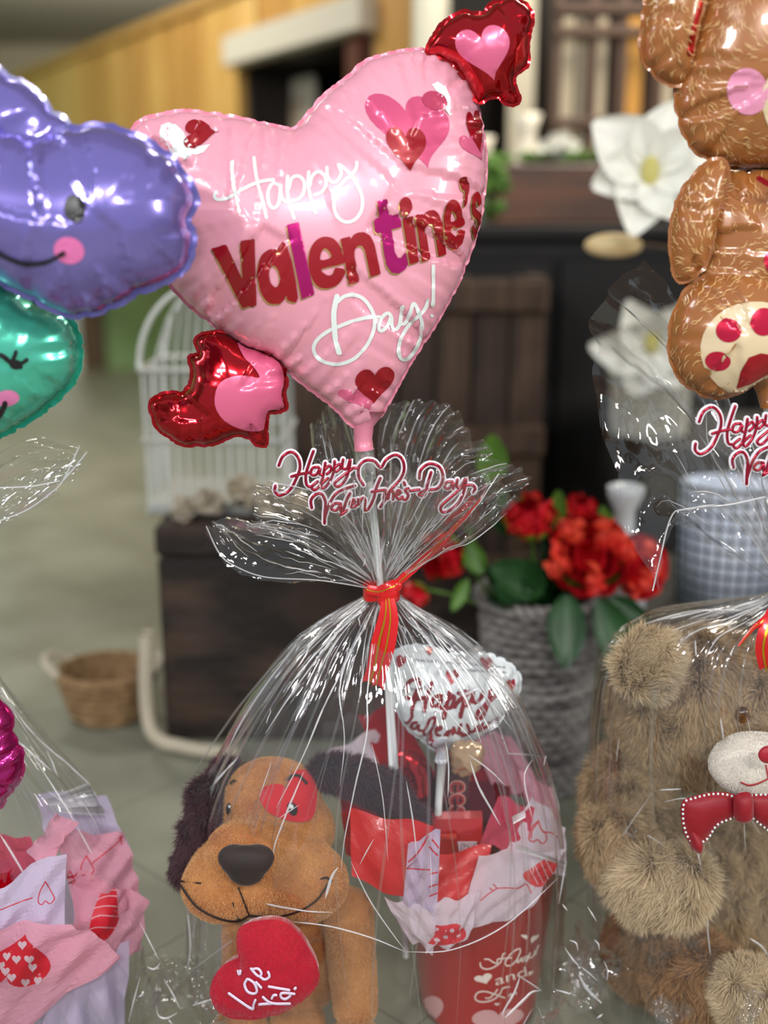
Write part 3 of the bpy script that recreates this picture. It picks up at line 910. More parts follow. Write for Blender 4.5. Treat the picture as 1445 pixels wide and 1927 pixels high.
mk('side_board', [box((xs[0], 2.326, 0), (xs[0] + .02, 2.55, zt), .003)], M_cr[1], c, smooth=False)
mk('side_board', [box((xs[-1] - .02, 2.326, 0), (xs[-1], 2.55, zt), .003)], M_cr[1], c, smooth=False)

# rustic trunk
a = P(284, 990, 1.62); b_ = P(905, 1410, 1.62)
c = thing('storage_trunk', ((a[0] + b_[0]) / 2, 1.72, 0), 'dark rustic wooden trunk on the floor under the white birdcage', 'trunk')
M_tr = mat('trunk_wood', (30, 22, 18), 0.62, c2=(92, 70, 56), vs=7, vstretch=(1, 1, 2.2), bump=0.3, bs=30, detail=8, ramp=(0.42, 0.85))
mk('body', [box((a[0] + .006, 1.62, 0.0), (b_[0], 1.98, a[2] - .05), 0.008)], M_tr, c, smooth=False)
mk('lid', [box((a[0] + .004, 1.618, a[2] - .049), (b_[0] + .002, 1.985, a[2]), 0.006)], M_tr, c, smooth=False)
M_rope = mat('rope_cream', (205, 194, 172), 0.85, bump=0.6, bs=200)
M_jute = mat('jute', (172, 140, 100), 0.9, c2=(138, 106, 72), vs=60, bump=0.8, bs=150)
pts = cat_rom([P(276, 1190, 1.60), P(274, 1260, 1.60), P(276, 1330, 1.60), P(290, 1375, 1.60) + [0, -.01, 0], P(325, 1405, 1.58), P(380, 1428, 1.56) , P(450, 1440, 1.55)], 8)
pts[:, 2] = np.maximum(pts[:, 2], 0.014)
mk('rope', [tube(pts, 0.011, 10)], M_rope, label='thick cream rope lying round the lower left corner of the trunk', cat='rope')
# coil basket of jute
c0 = P(203, 1300, 1.72)
c = thing('rope_basket', (c0[0], 1.72, 0), 'low coiled jute basket on the floor left of the trunk', 'basket')
co = []
for k in range(6):
    th = np.linspace(0, 2 * PI, 40); r = 0.058 + 0.004 * k
    co.append(tube(np.stack([c0[0] + r * np.cos(th), 1.72 + r * 0.9 * np.sin(th), np.full(40, 0.012 + 0.014 * k)], 1), 0.0085, 7, False))
mk('coil_wall', [join(*co)], M_jute, c)
mk('bottom', [lathe([(0.0, 0.004), (0.06, 0.004), (0.06, 0.010), (0, 0.010)], (c0[0], 1.72, 0), 28)], M_jute, c)
for sgn in (-1, 1):
    th = np.linspace(0, PI, 14)
    mk('handle', [tube(np.stack([c0[0] + sgn * (0.07 + 0.03 * np.sin(th)), 1.72 + 0.035 * np.cos(th), 0.085 + 0.02 * np.sin(th)], 1), 0.007, 7)], M_rope, c)

# white birdcage on the trunk
M_wm = mat('white_metal', (200, 202, 196), 0.4, 0.1)
x0, x1 = P(292, 800, 1.78)[0], P(545, 800, 1.78)[0]; zb = a[2] + 0.001; cx = (x0 + x1) / 2; w = (x1 - x0) / 2
c = thing('birdcage', (cx, 1.78, zb), 'white wire birdcage with arched top standing on the dark trunk', 'birdcage')
mk('base_tray', [box((cx - w, 1.78 - .10, zb), (cx + w, 1.78 + .10, zb + .02), .004)], M_wm, c, smooth=False)
bars = []
zt = zb + 0.23
for yy in (-0.095, 0.095):
    for t in np.linspace(-1, 1, 14):
        x = cx + t * (w - .004)
        top = zt + math.sqrt(max(0, 1 - t * t)) * 0.12
        bars.append(tube([(x, 1.78 + yy, zb + .02), (x, 1.78 + yy, zt), (cx + t * w * .8, 1.78 + yy * .6, top)], 0.0022, 5))
for xx in (-1, 1):
    for t in np.linspace(-1, 1, 8)[1:-1]:
        bars.append(tube([(cx + xx * w * .99, 1.78 + t * .095, zb + .02), (cx + xx * w * .99, 1.78 + t * .095, zt)], 0.0022, 5))
mk('wire_bars', [join(*bars)], M_wm, c)
for z in (zb + 0.12, zt):
    mk('band', [join(*[tube([p0, p1], 0.004, 6) for p0, p1 in (((cx - w, 1.68, z), (cx + w, 1.68, z)), ((cx + w, 1.68, z), (cx + w, 1.88, z)), ((cx + w, 1.88, z), (cx - w, 1.88, z)), ((cx - w, 1.88, z), (cx - w, 1.68, z)))])], M_wm, c)
th = np.linspace(0, PI, 24)
for yy in (-.095, .095):
    mk('arch', [tube(np.stack([cx - w * np.cos(th), np.full(24, 1.78 + yy), zt + 0.13 * np.sin(th)], 1), 0.0045, 6)], M_wm, c)
mk('top_ring', [tube([(cx + .02 * math.cos(t), 1.78, zt + .15 + .02 * math.sin(t)) for t in np.linspace(0, 2 * PI, 20)], 0.003, 6, False)], M_wm, c)
# pale dried blossoms in front of the cage
rs = np.random.RandomState(8)
M_bl = mat('dried_blossom', (214, 204, 184), 0.8, c2=(186, 172, 150), vs=40)
for i, (px, py, r) in enumerate(((345, 962, .024), (395, 945, .026), (455, 925, .03), (510, 940, .03), (560, 950, .026))):
    q = P(px, py, 1.655); q[2] = max(q[2], zb + r * .75); ch = []
    for k in range(26):
        d = rs.normal(size=3); d /= np.linalg.norm(d); ch.append(petal(q, d, rs.normal(size=3), r, r * .9, .4, .6, 5, 5))
    lab = ['leftmost', 'second', 'middle one', 'fourth', 'rightmost'][i]
    mk('dried_blossom', [join(*[(v, [list(f) for f in ff]) for v, ff in ch])], M_bl, label='cream dried blossom before the birdcage, %s of five from the left' % lab, cat='flower', group='dried blossoms on the trunk')

# low dark bench behind, carrying vase and wire baskets
a = P(1085, 1150, 1.5); zt2 = 0.205
c = thing('low_bench', (0.62, 1.72, 0), 'low dark grey bench under the wire baskets at right', 'bench')
M_bn = mat('bench_grey', (74, 70, 64), 0.7, c2=(54, 50, 46), vs=6)
mk('top', [box((0.33, 1.46, zt2 - .025), (1.15, 2.0, zt2), .004)], M_bn, c, smooth=False)
for x in (0.35, 1.10):
    for y in (1.48, 1.95):
        mk('leg', [box((x, y, 0), (x + .03, y + .03, zt2 - .026), .003)], M_bn, c, smooth=False)
# small white bottle vase
q = P(1178, 1075, 1.53); S15 = pxm(1.53)
prof = [(0, 0), (30, 0), (48, 30), (54, 60), (50, 90), (30, 112), (21, 125), (20, 150), (34, 166), (37, 178), (30, 180), (18, 160)]
mk('bottle_vase', [lathe([(r * S15, z * S15 * 1.72) for r, z in prof], (q[0], 1.56, zt2), 32)], mat('white_porcelain', (206, 212, 216), 0.25),
   label='small white porcelain vase with narrow neck behind the red peonies', cat='vase')
# wire mesh baskets
def wire_basket(px0, px1, pytop, Y, zb, nw, label, liner, wire, wr=0.0016, grp=None):
    a = P(px0, pytop, Y); b_ = P(px1, pytop, Y); r = (b_[0] - a[0]) / 2; cx = (a[0] + b_[0]) / 2; h = a[2] - zb
    c = thing('wire_basket', (cx, Y, zb), label, 'basket', grp)
    ws = []
    nr = max(3, int(h / (2 * PI * r / nw)))
    for i in range(nw):
        t = 2 * PI * i / nw; x, y = math.cos(t), math.sin(t)
        ws.append(tube([(cx + x * r * .9, Y + y * r * .9, zb + .002), (cx + x * r, Y + y * r, zb + h)], wr, 5))
    for j in range(nr + 1):
        rr = r * (0.9 + 0.1 * j / nr); z = zb + .003 + (h - .003) * j / nr; th = np.linspace(0, 2 * PI, 41)
        ws.append(tube(np.stack([cx + rr * np.cos(th), Y + rr * np.sin(th), np.full(41, z)], 1), wr if j < nr else wr * 2, 5, False))
    mk('wire_mesh', [join(*ws)], wire, c)
    mk('liner', [lathe([(0, .003), (r * .86, .003), (r * .96, h * .97), (r * .93, h * .97), (r * .82, .01)], (cx, Y, zb), 40)], liner, c)
    return cx, r, zb + h
wb = wire_basket(1278, 1490, 905, 1.72, zt2, 30, 'large round wire mesh basket with pale blue liner, behind the right gift', mat('liner_blue', (224, 232, 246), 0.8, c2=(204, 214, 234), vs=12), mat('wire_grey', (52, 58, 60), 0.5, 0.4), 0.0017)
# tall crock behind, holding the magnolia
mk('tall_stand', [box((0.50, 2.06, 0.0), (1.0, 2.5, 0.40), .006)], M_bn, smooth=False, label='dark square stand behind the bench carrying the cream mesh basket', cat='stand')
cb = wire_basket(1152, 1300, 700, 2.2, 0.401, 26, 'small cream wire mesh basket holding the white magnolia stems', mat('liner_cream', (150, 148, 134), 0.8), mat('wire_cream', (222, 218, 204), 0.5), 0.0030)

# magnolia
M_mag = mat('magnolia_petal', (244, 242, 232), 0.55, sss=0.15)
M_magc = mat('magnolia_centre', (196, 186, 108), 0.7)
M_stem = mat('twig_brown', (92, 74, 52), 0.7)
def magnolia(px, py, Y, R, face, n, seed, label, ang0=0.0, sprd=1.15):
    rs = np.random.RandomState(seed); q = P(px, py, Y)
    fd = np.array(face, float); fd /= np.linalg.norm(fd)
    u = np.cross(fd, [0, 0, 1.0]); u /= np.linalg.norm(u); v = np.cross(fd, u)
    c = thing('magnolia_flower', q, label, 'flower', 'white magnolias')
    for i in range(n):
        t = ang0 + 2 * PI * i / n + rs.uniform(-.15, .15)
        rad = u * math.cos(t) + v * math.sin(t)
        d = rad * math.sin(sprd) + fd * math.cos(sprd)
        L = R * rs.uniform(.85, 1.1)
        mk('petal', [petal(q, d, fd, L, L * 0.86, cup=.30, curl=-.3 + rs.uniform(-.2, .2), nu=14, nv=11, shape=.82, ruffle=.004, seed=i)], M_mag, c)
    mk('centre', [sphere(q + fd * R * .1, (R * .12, R * .12, R * .2))], M_magc, c)
    return q
f1 = magnolia(1222, 325, 1.72, 0.108, (-.15, -1, .15), 6, 2, 'large open white magnolia beside the bear balloon ear, upper of the two', .3)
f2 = magnolia(1225, 640, 1.95, 0.105, (-.1, -1, -.35), 6, 5, 'white magnolia hanging behind the tall cellophane, lower of the two', .1)
q = P(1118, 464, 1.75); q2 = P(1190, 460, 1.78)
c = thing('magnolia_bud', q, 'closed cream magnolia bud against the black cabinet', 'flower bud')
V, F = sphere(((q + q2) / 2), (0.046, .019, .019), 20, 14); mk('bud', [(V, F)], mat('bud_cream', (226, 206, 160), .6, c2=(204, 170, 116), vs=18, vstretch=(1, 6, 6)), c)
mk('sepal', [petal(q2, (-1, 0, .1), (0, -1, 0), .04, .03, .3, .2)], M_magc, c)
bx, by, bz = cb[0], 2.2, 0.42
mk('magnolia_branch', [join(tube(cat_rom([(bx, by, bz), (bx + .02, 2.1, .6), P(1300, 480, 1.95), P(1270, 400, 1.80), f1 + [0, .01, 0]], 6), .004, 6),
                            tube(cat_rom([(bx + .01, by, bz), P(1310, 620, 2.1), P(1270, 600, 2.0), f2 + [0, .01, 0]], 6), .0035, 6),
                            tube(cat_rom([P(1300, 480, 1.95), P(1250, 465, 1.85), q2], 6), .003, 6))], M_stem,
   label='brown magnolia branch rising from the cream mesh basket', cat='branch')
mk('white_blossom', [join(*[(lambda r: (r[0], [list(f) for f in r[1]]))(petal(P(1050, 288, 2.72), d, (0, -1, .5), .055, .05, .4, .5)) for d in ((-1, 0, .1), (1, 0, .2), (.3, -.3, .9), (-.5, -.3, .7), (.8, -.4, -.1), (-.6, -.5, -.2), (0, -.7, .4))])], M_mag,
   label='white silk blossom lying on the planter box edge', cat='flower')

# ================================================================ wicker basket of red peonies
def wicker_basket():
    Y = 1.50; a = P(905, 1120, Y); b_ = P(1118, 1120, Y); cx = (a[0] + b_[0]) / 2 + .004; r = (b_[0] - a[0]) / 2; h = a[2]
    c = thing('wicker_basket', (cx, Y, 0), 'tall grey wicker basket of red peonies between the two wrapped gifts', 'basket')
    n = 40; ch = []
    rows = int(h / 0.0125)
    for j in range(rows):
        z = 0.004 + j * h / rows; rr = r * (0.84 + 0.16 * j / rows); th = np.linspace(0, 2 * PI, 121)
        wob = 0.0036 * np.sin(th * n / 2 + (j % 2) * PI)
        ch.append(tube(np.stack([cx + (rr + wob) * np.cos(th), Y + (rr + wob) * np.sin(th), z + .0014 * np.sin(th * 5 + j)], 1), 0.0060, 7, False))
    mk('woven_wall', [join(*ch)], mat('wicker_grey', (168, 164, 160), 0.75, c2=(88, 82, 82), vs=9, vstretch=(1, 1, 9), bump=.2, bs=60), c)
    for i in range(20):
        t = 2 * PI * i / 20
        mk('upright', [tube([(cx + r * .83 * math.cos(t), Y + r * .83 * math.sin(t), 0), (cx + r * 1.0 * math.cos(t), Y + r * 1.0 * math.sin(t), h)], .003, 5)], mat('wicker_post', (112, 106, 102), .8) if i == 0 else bpy.data.materials['wicker_post'], c)
    th = np.linspace(0, 2 * PI, 161)
    mk('rim', [join(*[tube(np.stack([cx + (r + .006 * math.cos(0)) * np.cos(th) + .005 * np.cos(th) * np.sin(th * 18 + k), Y + r * np.sin(th) + .005 * np.sin(th) * np.sin(th * 18 + k), h + .006 * np.cos(th * 18 + k)], 1), .0055, 6, False) for k in (0, PI)])], bpy.data.materials['wicker_grey'], c)
    return cx, Y, r, h
wk = wicker_basket()
M_pr = mat('peony_red', (206, 10, 34), 0.45, c2=(224, 30, 44), vs=14, sss=.08)
M_po = mat('peony_coral', (242, 88, 58), 0.55, c2=(224, 44, 42), vs=18, sss=.1)
M_sep = mat('sepal_green', (142, 176, 46), 0.6, c2=(108, 148, 40), vs=30)
M_leaf = mat('leaf_green', (34, 84, 34), 0.4, c2=(22, 58, 26), vs=20)
M_leafl = mat('leaf_light', (98, 142, 48), 0.45, c2=(74, 120, 40), vs=20)
def peony(px, py, Y, R, face, seed, label, openness=1.0, sep=True):
    rs = np.random.RandomState(seed); q = P(px, py, Y); fd = np.array(face, float); fd /= np.linalg.norm(fd)
    u = np.cross(fd, [0.1, 0, 1.0]); u /= np.linalg.norm(u); v = np.cross(fd, u)
    base = q - fd * R * .55
    c = thing('peony', base, label, 'flower', 'red peonies in the wicker basket')
    for ring, (n, tilt, L, wd, curl) in enumerate(((5, .95 * openness, 1.45, 1.7, -1.35), (5, .7 * openness, 1.35, 1.45, -1.25), (4, .42 * openness, 1.25, 1.1, -1.15))):
        for i in range(n):
            t = 2 * PI * (i + ring * .5) / n + rs.uniform(-.12, .12)
            rad = u * math.cos(t) + v * math.sin(t); d = rad * math.sin(tilt + .35) + fd * math.cos(tilt + .35)
            mk('petal', [petal(base, d, -rad * math.cos(tilt) + fd * math.sin(tilt), R * L, R * wd, .30, -curl * .9, 13, 11, ruffle=R * .02, seed=i, shape=.78)], M_pr, c)
    ch = []
    for i in range(int(18 * openness)):
        t = rs.rand() * 6.28; rr = rs.rand() ** .5 * .5 * R * openness
        rad = u * math.cos(t) + v * math.sin(t); b0 = base + fd * R * .62 + rad * rr * 1.1
        ch.append(petal(b0, fd + rad * .25 + rs.normal(size=3) * .25, rad + rs.normal(size=3) * .6, R * .66, R * .55, .5, .9, 7, 7, ruffle=R * .05, seed=i))
    if ch: mk('centre_petals', [join(*[(a, [list(f) for f in b]) for a, b in ch])], M_po, c)
    if sep:
        for i in range(4):
            t = 2 * PI * i / 4 + seed; rad = u * math.cos(t) + v * math.sin(t)
            mk('sepal', [petal(base - fd * R * .08, rad * .95 + fd * .35, -rad * .4 + fd, R * 1.35, R * 1.1, .3, 1.1, 9, 7, ruffle=R * .04, seed=i)], M_sep, c)
    return base
pe = [peony(1110, 1050, 1.42, .058, (-.15, -.85, .35), 1, 'large open red peony with coral centre, foremost over the basket rim', 1.05),
      peony(1000, 985, 1.44, .046, (-.2, -.6, .8), 2, 'half closed red peony bud cupped in a light green sepal, left of the open one', .5),
      peony(840, 1045, 1.46, .042, (-.5, -.9, .1), 3, 'round red peony behind the knot of the central cellophane', .7),
      peony(1185, 1065, 1.47, .052, (.5, -.8, .2), 4, 'red peony behind the corner of the right cellophane', .9),
      peony(862, 960, 1.50, .036, (-.3, -.7, .6), 5, 'red peony seen through the cellophane ruffle right of the sign', .6, False),
      peony(785, 1115, 1.47, .026, (-.5, -.9, -.2), 6, 'small red peony bud low behind the ribbon knot', .4),
      peony(1090, 965, 1.53, .030, (0, -.6, .8), 7, 'small red peony at the back above the open one', .5, False)]
def leaf(base, tip, wdt, up=(0, -1, .3), m=None, label='', curl=.25):
    base = np.array(base); tip = np.array(tip); L = np.linalg.norm(tip - base)
    mm = m or M_leaf
    return mk('peony_leaf', [petal(base, tip - base, up, L, wdt, .18, curl, 14, 9, shape=.8, ruffle=.0015)], mm, label=label, cat='leaf', group='leaves of the peonies')
LF = [((1065, 1120, 1.40), (1062, 1258, 1.37), .052, M_leaf, 'dark green pointed leaf hanging straight down over the wicker wall'),
      ((1128, 1125, 1.40), (1190, 1292, 1.37), .05, M_leaf, 'dark green leaf hanging down right of the straight one, ending by the teddy'),
      ((1150, 1125, 1.42), (1225, 1185, 1.40), .032, M_leaf, 'small dark green leaf pointing right above the teddy'),
      ((1160, 1140, 1.40), (1192, 1305, 1.38), .022, M_leaf, 'narrow dark green leaf, lowest hanging of all'),
      ((1025, 1110, 1.43), (915, 1062, 1.41), .055, M_leaf, 'broad green leaf lying left of the open peony'),
      ((925, 905, 1.52), (925, 815, 1.52), .045, M_leafl, 'light green leaf standing upright behind the ruffle'),
      ((1045, 985, 1.46), (1050, 920, 1.46), .026, M_leafl, 'light green leaf standing upright between the peonies'),
      ((960, 1010, 1.48), (930, 920, 1.50), .04, M_leaf, 'dark leaf slanting up left of the half closed peony'),
      ((880, 1090, 1.45), (850, 1150, 1.44), .02, M_leafl, 'small light green leaf drooping below the round peony'),
      ((905, 1080, 1.46), (880, 1020, 1.48), .03, M_leafl, 'light green leaf beside the round peony'),
      ((930, 1100, 1.43), (1000, 1120, 1.42), .04, M_leaf, 'dark leaf lying along the basket rim'),
      ((1150, 1000, 1.5), (1128, 950, 1.5), .02, M_leafl, 'small light leaf above the right peony')]
for a, b_, w, m, lab in LF:
    leaf(P(*a), P(*b_), w, m=m, label=lab)
st = [tube(cat_rom([(wk[0], wk[1], wk[3] * .45), (wk[0] * .6 + b0[0] * .4, wk[1], wk[3] * .9), b0], 6), .0022, 5) for b0 in pe]
mk('peony_stems', [join(*st)], M_leafl, label='green peony stems bunched inside the wicker basket', cat='stem', kind='stuff')
mk('basket_foliage', [join(*[(lambda r: (r[0], [list(f) for f in r[1]]))(petal((wk[0] + rs.uniform(-.06, .05), wk[1] + rs.uniform(-.05, .05), wk[3] - .01), (rs.uniform(-1, 1), rs.uniform(-1, .3), rs.uniform(.1, 1)), (0, 0, 1), rs.uniform(.05, .09), .035, .2, .5, 7, 5)) for _ in range(40)])], M_leaf,
   label='dark green foliage filling the mouth of the wicker basket', cat='foliage', kind='stuff')
# ================================================================ FOIL BALLOONS
M_pink = mat('foil_pink', (243, 164, 184), 0.34, 0.08, coat=0.55, c2=(245, 170, 188), vs=4)
M_pinkbk = mat('foil_pink_seam', (232, 140, 164), 0.4, 0.1, coat=0.2)
M_red = mat('foil_red', (190, 6, 24), 0.16, 0.85, coat=0.5)
M_rose = mat('print_rose', (236, 108, 148), 0.28, 0.25, coat=0.5)
M_hot = mat('print_hot_rose', (226, 88, 132), 0.28, 0.3, coat=0.5)
M_dred = mat('print_dark_red', (160, 4, 24), 0.34, 0.2, coat=0.35)
M_mag_ = mat('print_magenta', (196, 12, 118), 0.25, 0.6, coat=0.5)
M_gold = mat('print_gold', (214, 170, 110), 0.3, 0.7, coat=0.3)
M_wht = mat('print_white', (238, 246, 244), 0.35, coat=0.3)
M_blkp = mat('print_black', (22, 20, 24), 0.3, coat=0.3)

def z1(l): return [(240 + x / 1.806, y / 1.806) for x, y in l]
hb = thing('heart_balloon', P(712, 1960, 1.0), 'large pink heart foil balloon printed with a greeting, on a white stick', 'balloon')
ho = z1([(565, 440), (605, 400), (650, 345), (700, 300), (760, 255), (800, 215), (870, 190), (930, 176), (1010, 172), (1070, 200), (1130, 240), (1168, 300), (1195, 390), (1210, 480), (1216, 560), (1210, 650), (1195, 750), (1165, 850), (1130, 940), (1090, 1020), (1040, 1110), (980, 1200), (930, 1285), (890, 1360), (850, 1420), (800, 1450), (755, 1440), (725, 1405), (680, 1365), (640, 1335), (600, 1305), (540, 1255), (480, 1205), (400, 1180), (330, 1130), (270, 1085), (225, 1050), (185, 1010), (150, 970), (100, 900), (70, 800), (40, 650), (20, 540), (15, 450), (50, 410), (110, 392), (180, 380), (260, 385), (350, 398), (430, 415), (500, 430)])
HB = inflate(ho, 0.975, yaw=0.16, tilt=0.05, T=0.062, wl=0.0135, wa=0.0052, sp=0.0032, seed=4, wlen=0.046, sc=0.0013, flange=0.0028)
env = balloon_obj('heart_envelope', HB, M_pink, hb, M_pinkbk)
S1 = HB['surf']
def pr(name, loops, m, eps=0.0005, step=6, parent=env, sf=S1, label=None):
    V, F = decal(sf, loops, eps, step)
    return mk(name, [(V, F)], m, parent, label=label)
pr('printed_heart', [heart((806, 318), (689, 212), (843, 222))], M_hot, label='rose pink printed heart')
pr('printed_heart', [heart((772, 324), (726, 262), (801, 264))], M_dred, 0.0009, label='dark red printed heart in front of the rose one')
pr('printed_heart', [[(812, 160), (824, 154), (838, 162), (847, 185), (846, 219), (838, 206), (828, 182)]], M_wht, 0.0007, label='white sliver of a printed heart')
pr('printed_heart', [ell(817, 190, 24, 17, .35)], mat('print_overlap', (196, 64, 100), .3, .2, coat=.4), 0.0010, label='darker oval where two printed hearts overlap')
pr('printed_heart', [heart((412, 247), (364, 279), (366, 226))], M_dred, 0.001, label='dark red printed heart at the left lobe')
pr('printed_heart', [[(300, 250), (304, 236), (316, 230), (330, 234), (343, 246), (352, 262), (372, 276), (396, 272), (383, 287), (345, 300), (322, 290), (318, 275), (304, 264)]], M_wht, 0.0006, label='white printed heart at the left lobe')
pr('printed_heart', [heart((907, 302), (866, 274), (905, 258))], M_rose, 0.0006, label='pink printed heart at the right rim')
pr('printed_heart', [heart((903, 290), (877, 236), (906, 226))], M_dred, 0.001, 5, label='dark red printed heart at the right rim')
pr('printed_heart', [heart((697, 772), (638, 744), (702, 742))], M_rose, 0.0006, label='pink printed heart near the tip')
pr('printed_heart', [heart((702, 762), (668, 716), (741, 706))], M_dred, 0.001, label='dark red printed heart near the tip')
s3 = lambda l: zc(l, 4.661, 390, 270)
happy = s3([[(222, 160), (220, 250), (240, 420), (280, 600)], [(410, 130), (430, 290), (480, 480), (520, 650)],
            [(80, 430), (65, 460), (90, 492), (180, 480), (260, 430), (400, 360), (500, 330), (580, 322)],
            [(640, 375), (580, 350), (535, 420), (540, 520), (580, 570), (625, 530), (640, 430), (640, 375), (650, 470), (690, 515)],
            [(705, 290), (700, 400), (720, 530), (762, 655)], [(715, 400), (740, 310), (800, 290), (850, 340), (845, 430), (800, 490), (740, 505)],
            [(890, 255), (885, 360), (910, 490), (950, 610)], [(900, 370), (920, 290), (980, 250), (1030, 290), (1040, 370), (1000, 430), (940, 455)],
            [(1050, 215), (1055, 290), (1090, 340), (1140, 330), (1175, 260), (1150, 185), (1250, 270), (1330, 400), (1360, 500), (1345, 600), (1290, 670), (1210, 690), (1140, 640), (1110, 540), (1130, 430), (1190, 340), (1260, 280), (1305, 220), (1310, 170)]])
mk('printed_word', [strokes(S1, happy, 6.2, eps=0.0007)], M_wht, env, label='white handwritten word Happy')
s5 = lambda l: zc(l, 5.161, 570, 480)
day = s5([[(330, 400), (300, 550), (305, 700), (320, 830), (350, 940)], [(340, 450), (400, 400), (490, 385), (580, 420), (660, 520), (695, 640), (670, 770), (600, 900), (500, 1000), (380, 1050), (260, 1050), (150, 1000), (105, 910), (140, 820), (240, 740), (350, 690), (480, 640), (620, 605), (740, 600)],
          [(850, 590), (820, 560), (760, 610), (735, 700), (760, 735), (820, 680), (855, 590), (860, 690), (890, 725), (930, 680), (945, 600), (965, 500)],
          [(950, 590), (945, 660), (985, 660), (1030, 590), (1070, 465), (1120, 560), (1150, 660), (1140, 790), (1080, 930), (1000, 1010), (940, 990), (925, 900), (960, 780), (1040, 660), (1150, 560), (1190, 500), (1210, 435)]])
ex = s5([[(1262, 105), (1262, 300), (1258, 490)], [(1243, 586), (1249, 590)]])
mk('printed_word', [strokes(S1, day, 7.0, eps=0.0007), stroke(S1, day[0], 10, eps=0.001), strokes(S1, ex, 6.5, eps=0.0007)], M_wht, env, label='white handwritten word Day with exclamation mark')
LET = [('V', [(30, 400), (238, 348), (318, 675), (122, 725)], 0), ('a', [(250, 425), (402, 388), (458, 658), (292, 700)], 0), ('l', [(408, 282), (466, 268), (548, 636), (487, 660)], 1),
       ('e', [(512, 360), (668, 330), (712, 585), (545, 622)], 0), ('n', [(688, 345), (832, 303), (880, 533), (735, 585)], 0), ('t', [(845, 168), (968, 135), (1028, 510), (890, 545)], 1),
       ('i', [(978, 150), (1042, 135), (1085, 467), (1034, 485)], 0), ('n', [(1070, 228), (1182, 190), (1216, 432), (1105, 468)], 0), ('e', [(1205, 168), (1290, 140), (1322, 385), (1225, 415)], 1),
       ("'", [(1294, 42), (1334, 30), (1344, 168), (1305, 196)], 0), ('s', [(1352, 122), (1398, 105), (1402, 330), (1358, 365)], 0)]
CH = {
 'V': ([(0, 1), (.34, 1), (.5, .42), (.66, 1), (1, 1), (.67, 0), (.33, 0)],),
 'l': ([(0, 0), (0, 1), (1, 1), (1, 0)],),
 'n': ([(0, 0), (0, .97), (.3, .97), (.31, .9), (.42, .98), (.58, 1), (.77, .97), (.93, .86), (1, .65), (1, 0), (.68, 0), (.68, .58), (.62, .7), (.48, .73), (.36, .66), (.32, .54), (.32, 0)],),
 't': ([(.22, 1), (.60, 1), (.60, .78), (.98, .78), (.98, .58), (.60, .58), (.60, .28), (.68, .19), (.80, .18), (.97, .24), (1, .08), (.86, .01), (.62, -.02), (.40, .02), (.26, .12), (.22, .28), (.22, .58), (0, .58), (0, .78), (.22, .78)],),
 'i': ([(.08, 0), (.08, .70), (.92, .70), (.92, 0)], [(.5 + .48 * math.cos(a_), .87 + .14 * math.sin(a_)) for a_ in np.linspace(0, 6.28, 18, endpoint=False)]),
 'a': ([(1, 1), (.72, 1), (.70, .92), (.58, .99), (.42, 1), (.2, .93), (.05, .75), (0, .48), (.05, .22), (.2, .05), (.42, 0), (.58, .02), (.70, .10), (.72, .01), (1, .01)], [(.47 + .15 * math.cos(a_), .5 + .2 * math.sin(a_)) for a_ in np.linspace(0, 6.28, 16, endpoint=False)]),
 'e': ([(1, .42), (1, .6), (.95, .78), (.83, .92), (.65, .99), (.45, 1), (.22, .92), (.06, .74), (0, .5), (.05, .25), (.2, .07), (.45, 0), (.7, .03), (.88, .13), (.99, .28), (.74, .36), (.66, .27), (.54, .24), (.42, .29), (.36, .4)], [(.36, .57), (.66, .58), (.64, .70), (.52, .78), (.4, .71)]),
 "'": ([(.1, .98), (.45, 1), (.8, .95), (1, .72), (.9, .4), (.55, .08), (.3, 0), (.22, .08), (.42, .3), (.45, .52), (.2, .6), (0, .8)],),
 's': ([(.97, .70), (.9, .88), (.68, .99), (.38, 1), (.12, .9), (.02, .7), (.12, .53), (.42, .43), (.62, .35), (.6, .24), (.46, .2), (.32, .26), (.28, .34), (.02, .3), (.1, .1), (.35, 0), (.65, 0), (.9, .1), (1, .3), (.9, .48), (.58, .59), (.38, .67), (.42, .78), (.56, .8), (.68, .70)],)}
def chunky(sf, ltr, quad, eps, step):
    TL, TR, BR, BL = [np.array(q, float) for q in quad]; out = []
    w_ = .05 if ltr in 'aens' else .03
    TL, TR = TL - (TR - TL) * w_, TR + (TR - TL) * w_; BL, BR = BL - (BR - BL) * w_, BR + (BR - BL) * w_
    for l in CH[ltr]:
        l = np.array(l, float)
        l = resample(l, .06, True) if ltr in 'Vlnti' else cat_rom(l, 3, True)
        u, v = l[:, :1], l[:, 1:]
        out.append((BL * (1 - u) + BR * u) * (1 - v) + (TL * (1 - u) + TR * u) * v)
    V, F = fill2d(out, step); c = (TL + TR + BR + BL) / 4
    return np.array([(lambda h: h[0] + h[1] * eps)(sf.hit(x, y, c)) for x, y in V]), F
for ltr, q, k in LET:
    Q = [(390 + x / 2.726, 320 + y / 2.726) for x, y in q]
    Qs = [(x - 2.4, y + 3.2) for x, y in Q]
    mg = k and ltr != 'e'
    mk('printed_letter', [chunky(S1, ltr, Q, .0013, 5)], M_mag_ if mg else M_dred, env, label=('magenta foil letter ' if mg else 'red foil letter ') + ("apostrophe" if ltr == "'" else ltr))
    mk('gold_outline', [chunky(S1, ltr, Qs, .0008, 6)], M_gold, env, label='gold offset outline of a printed letter')
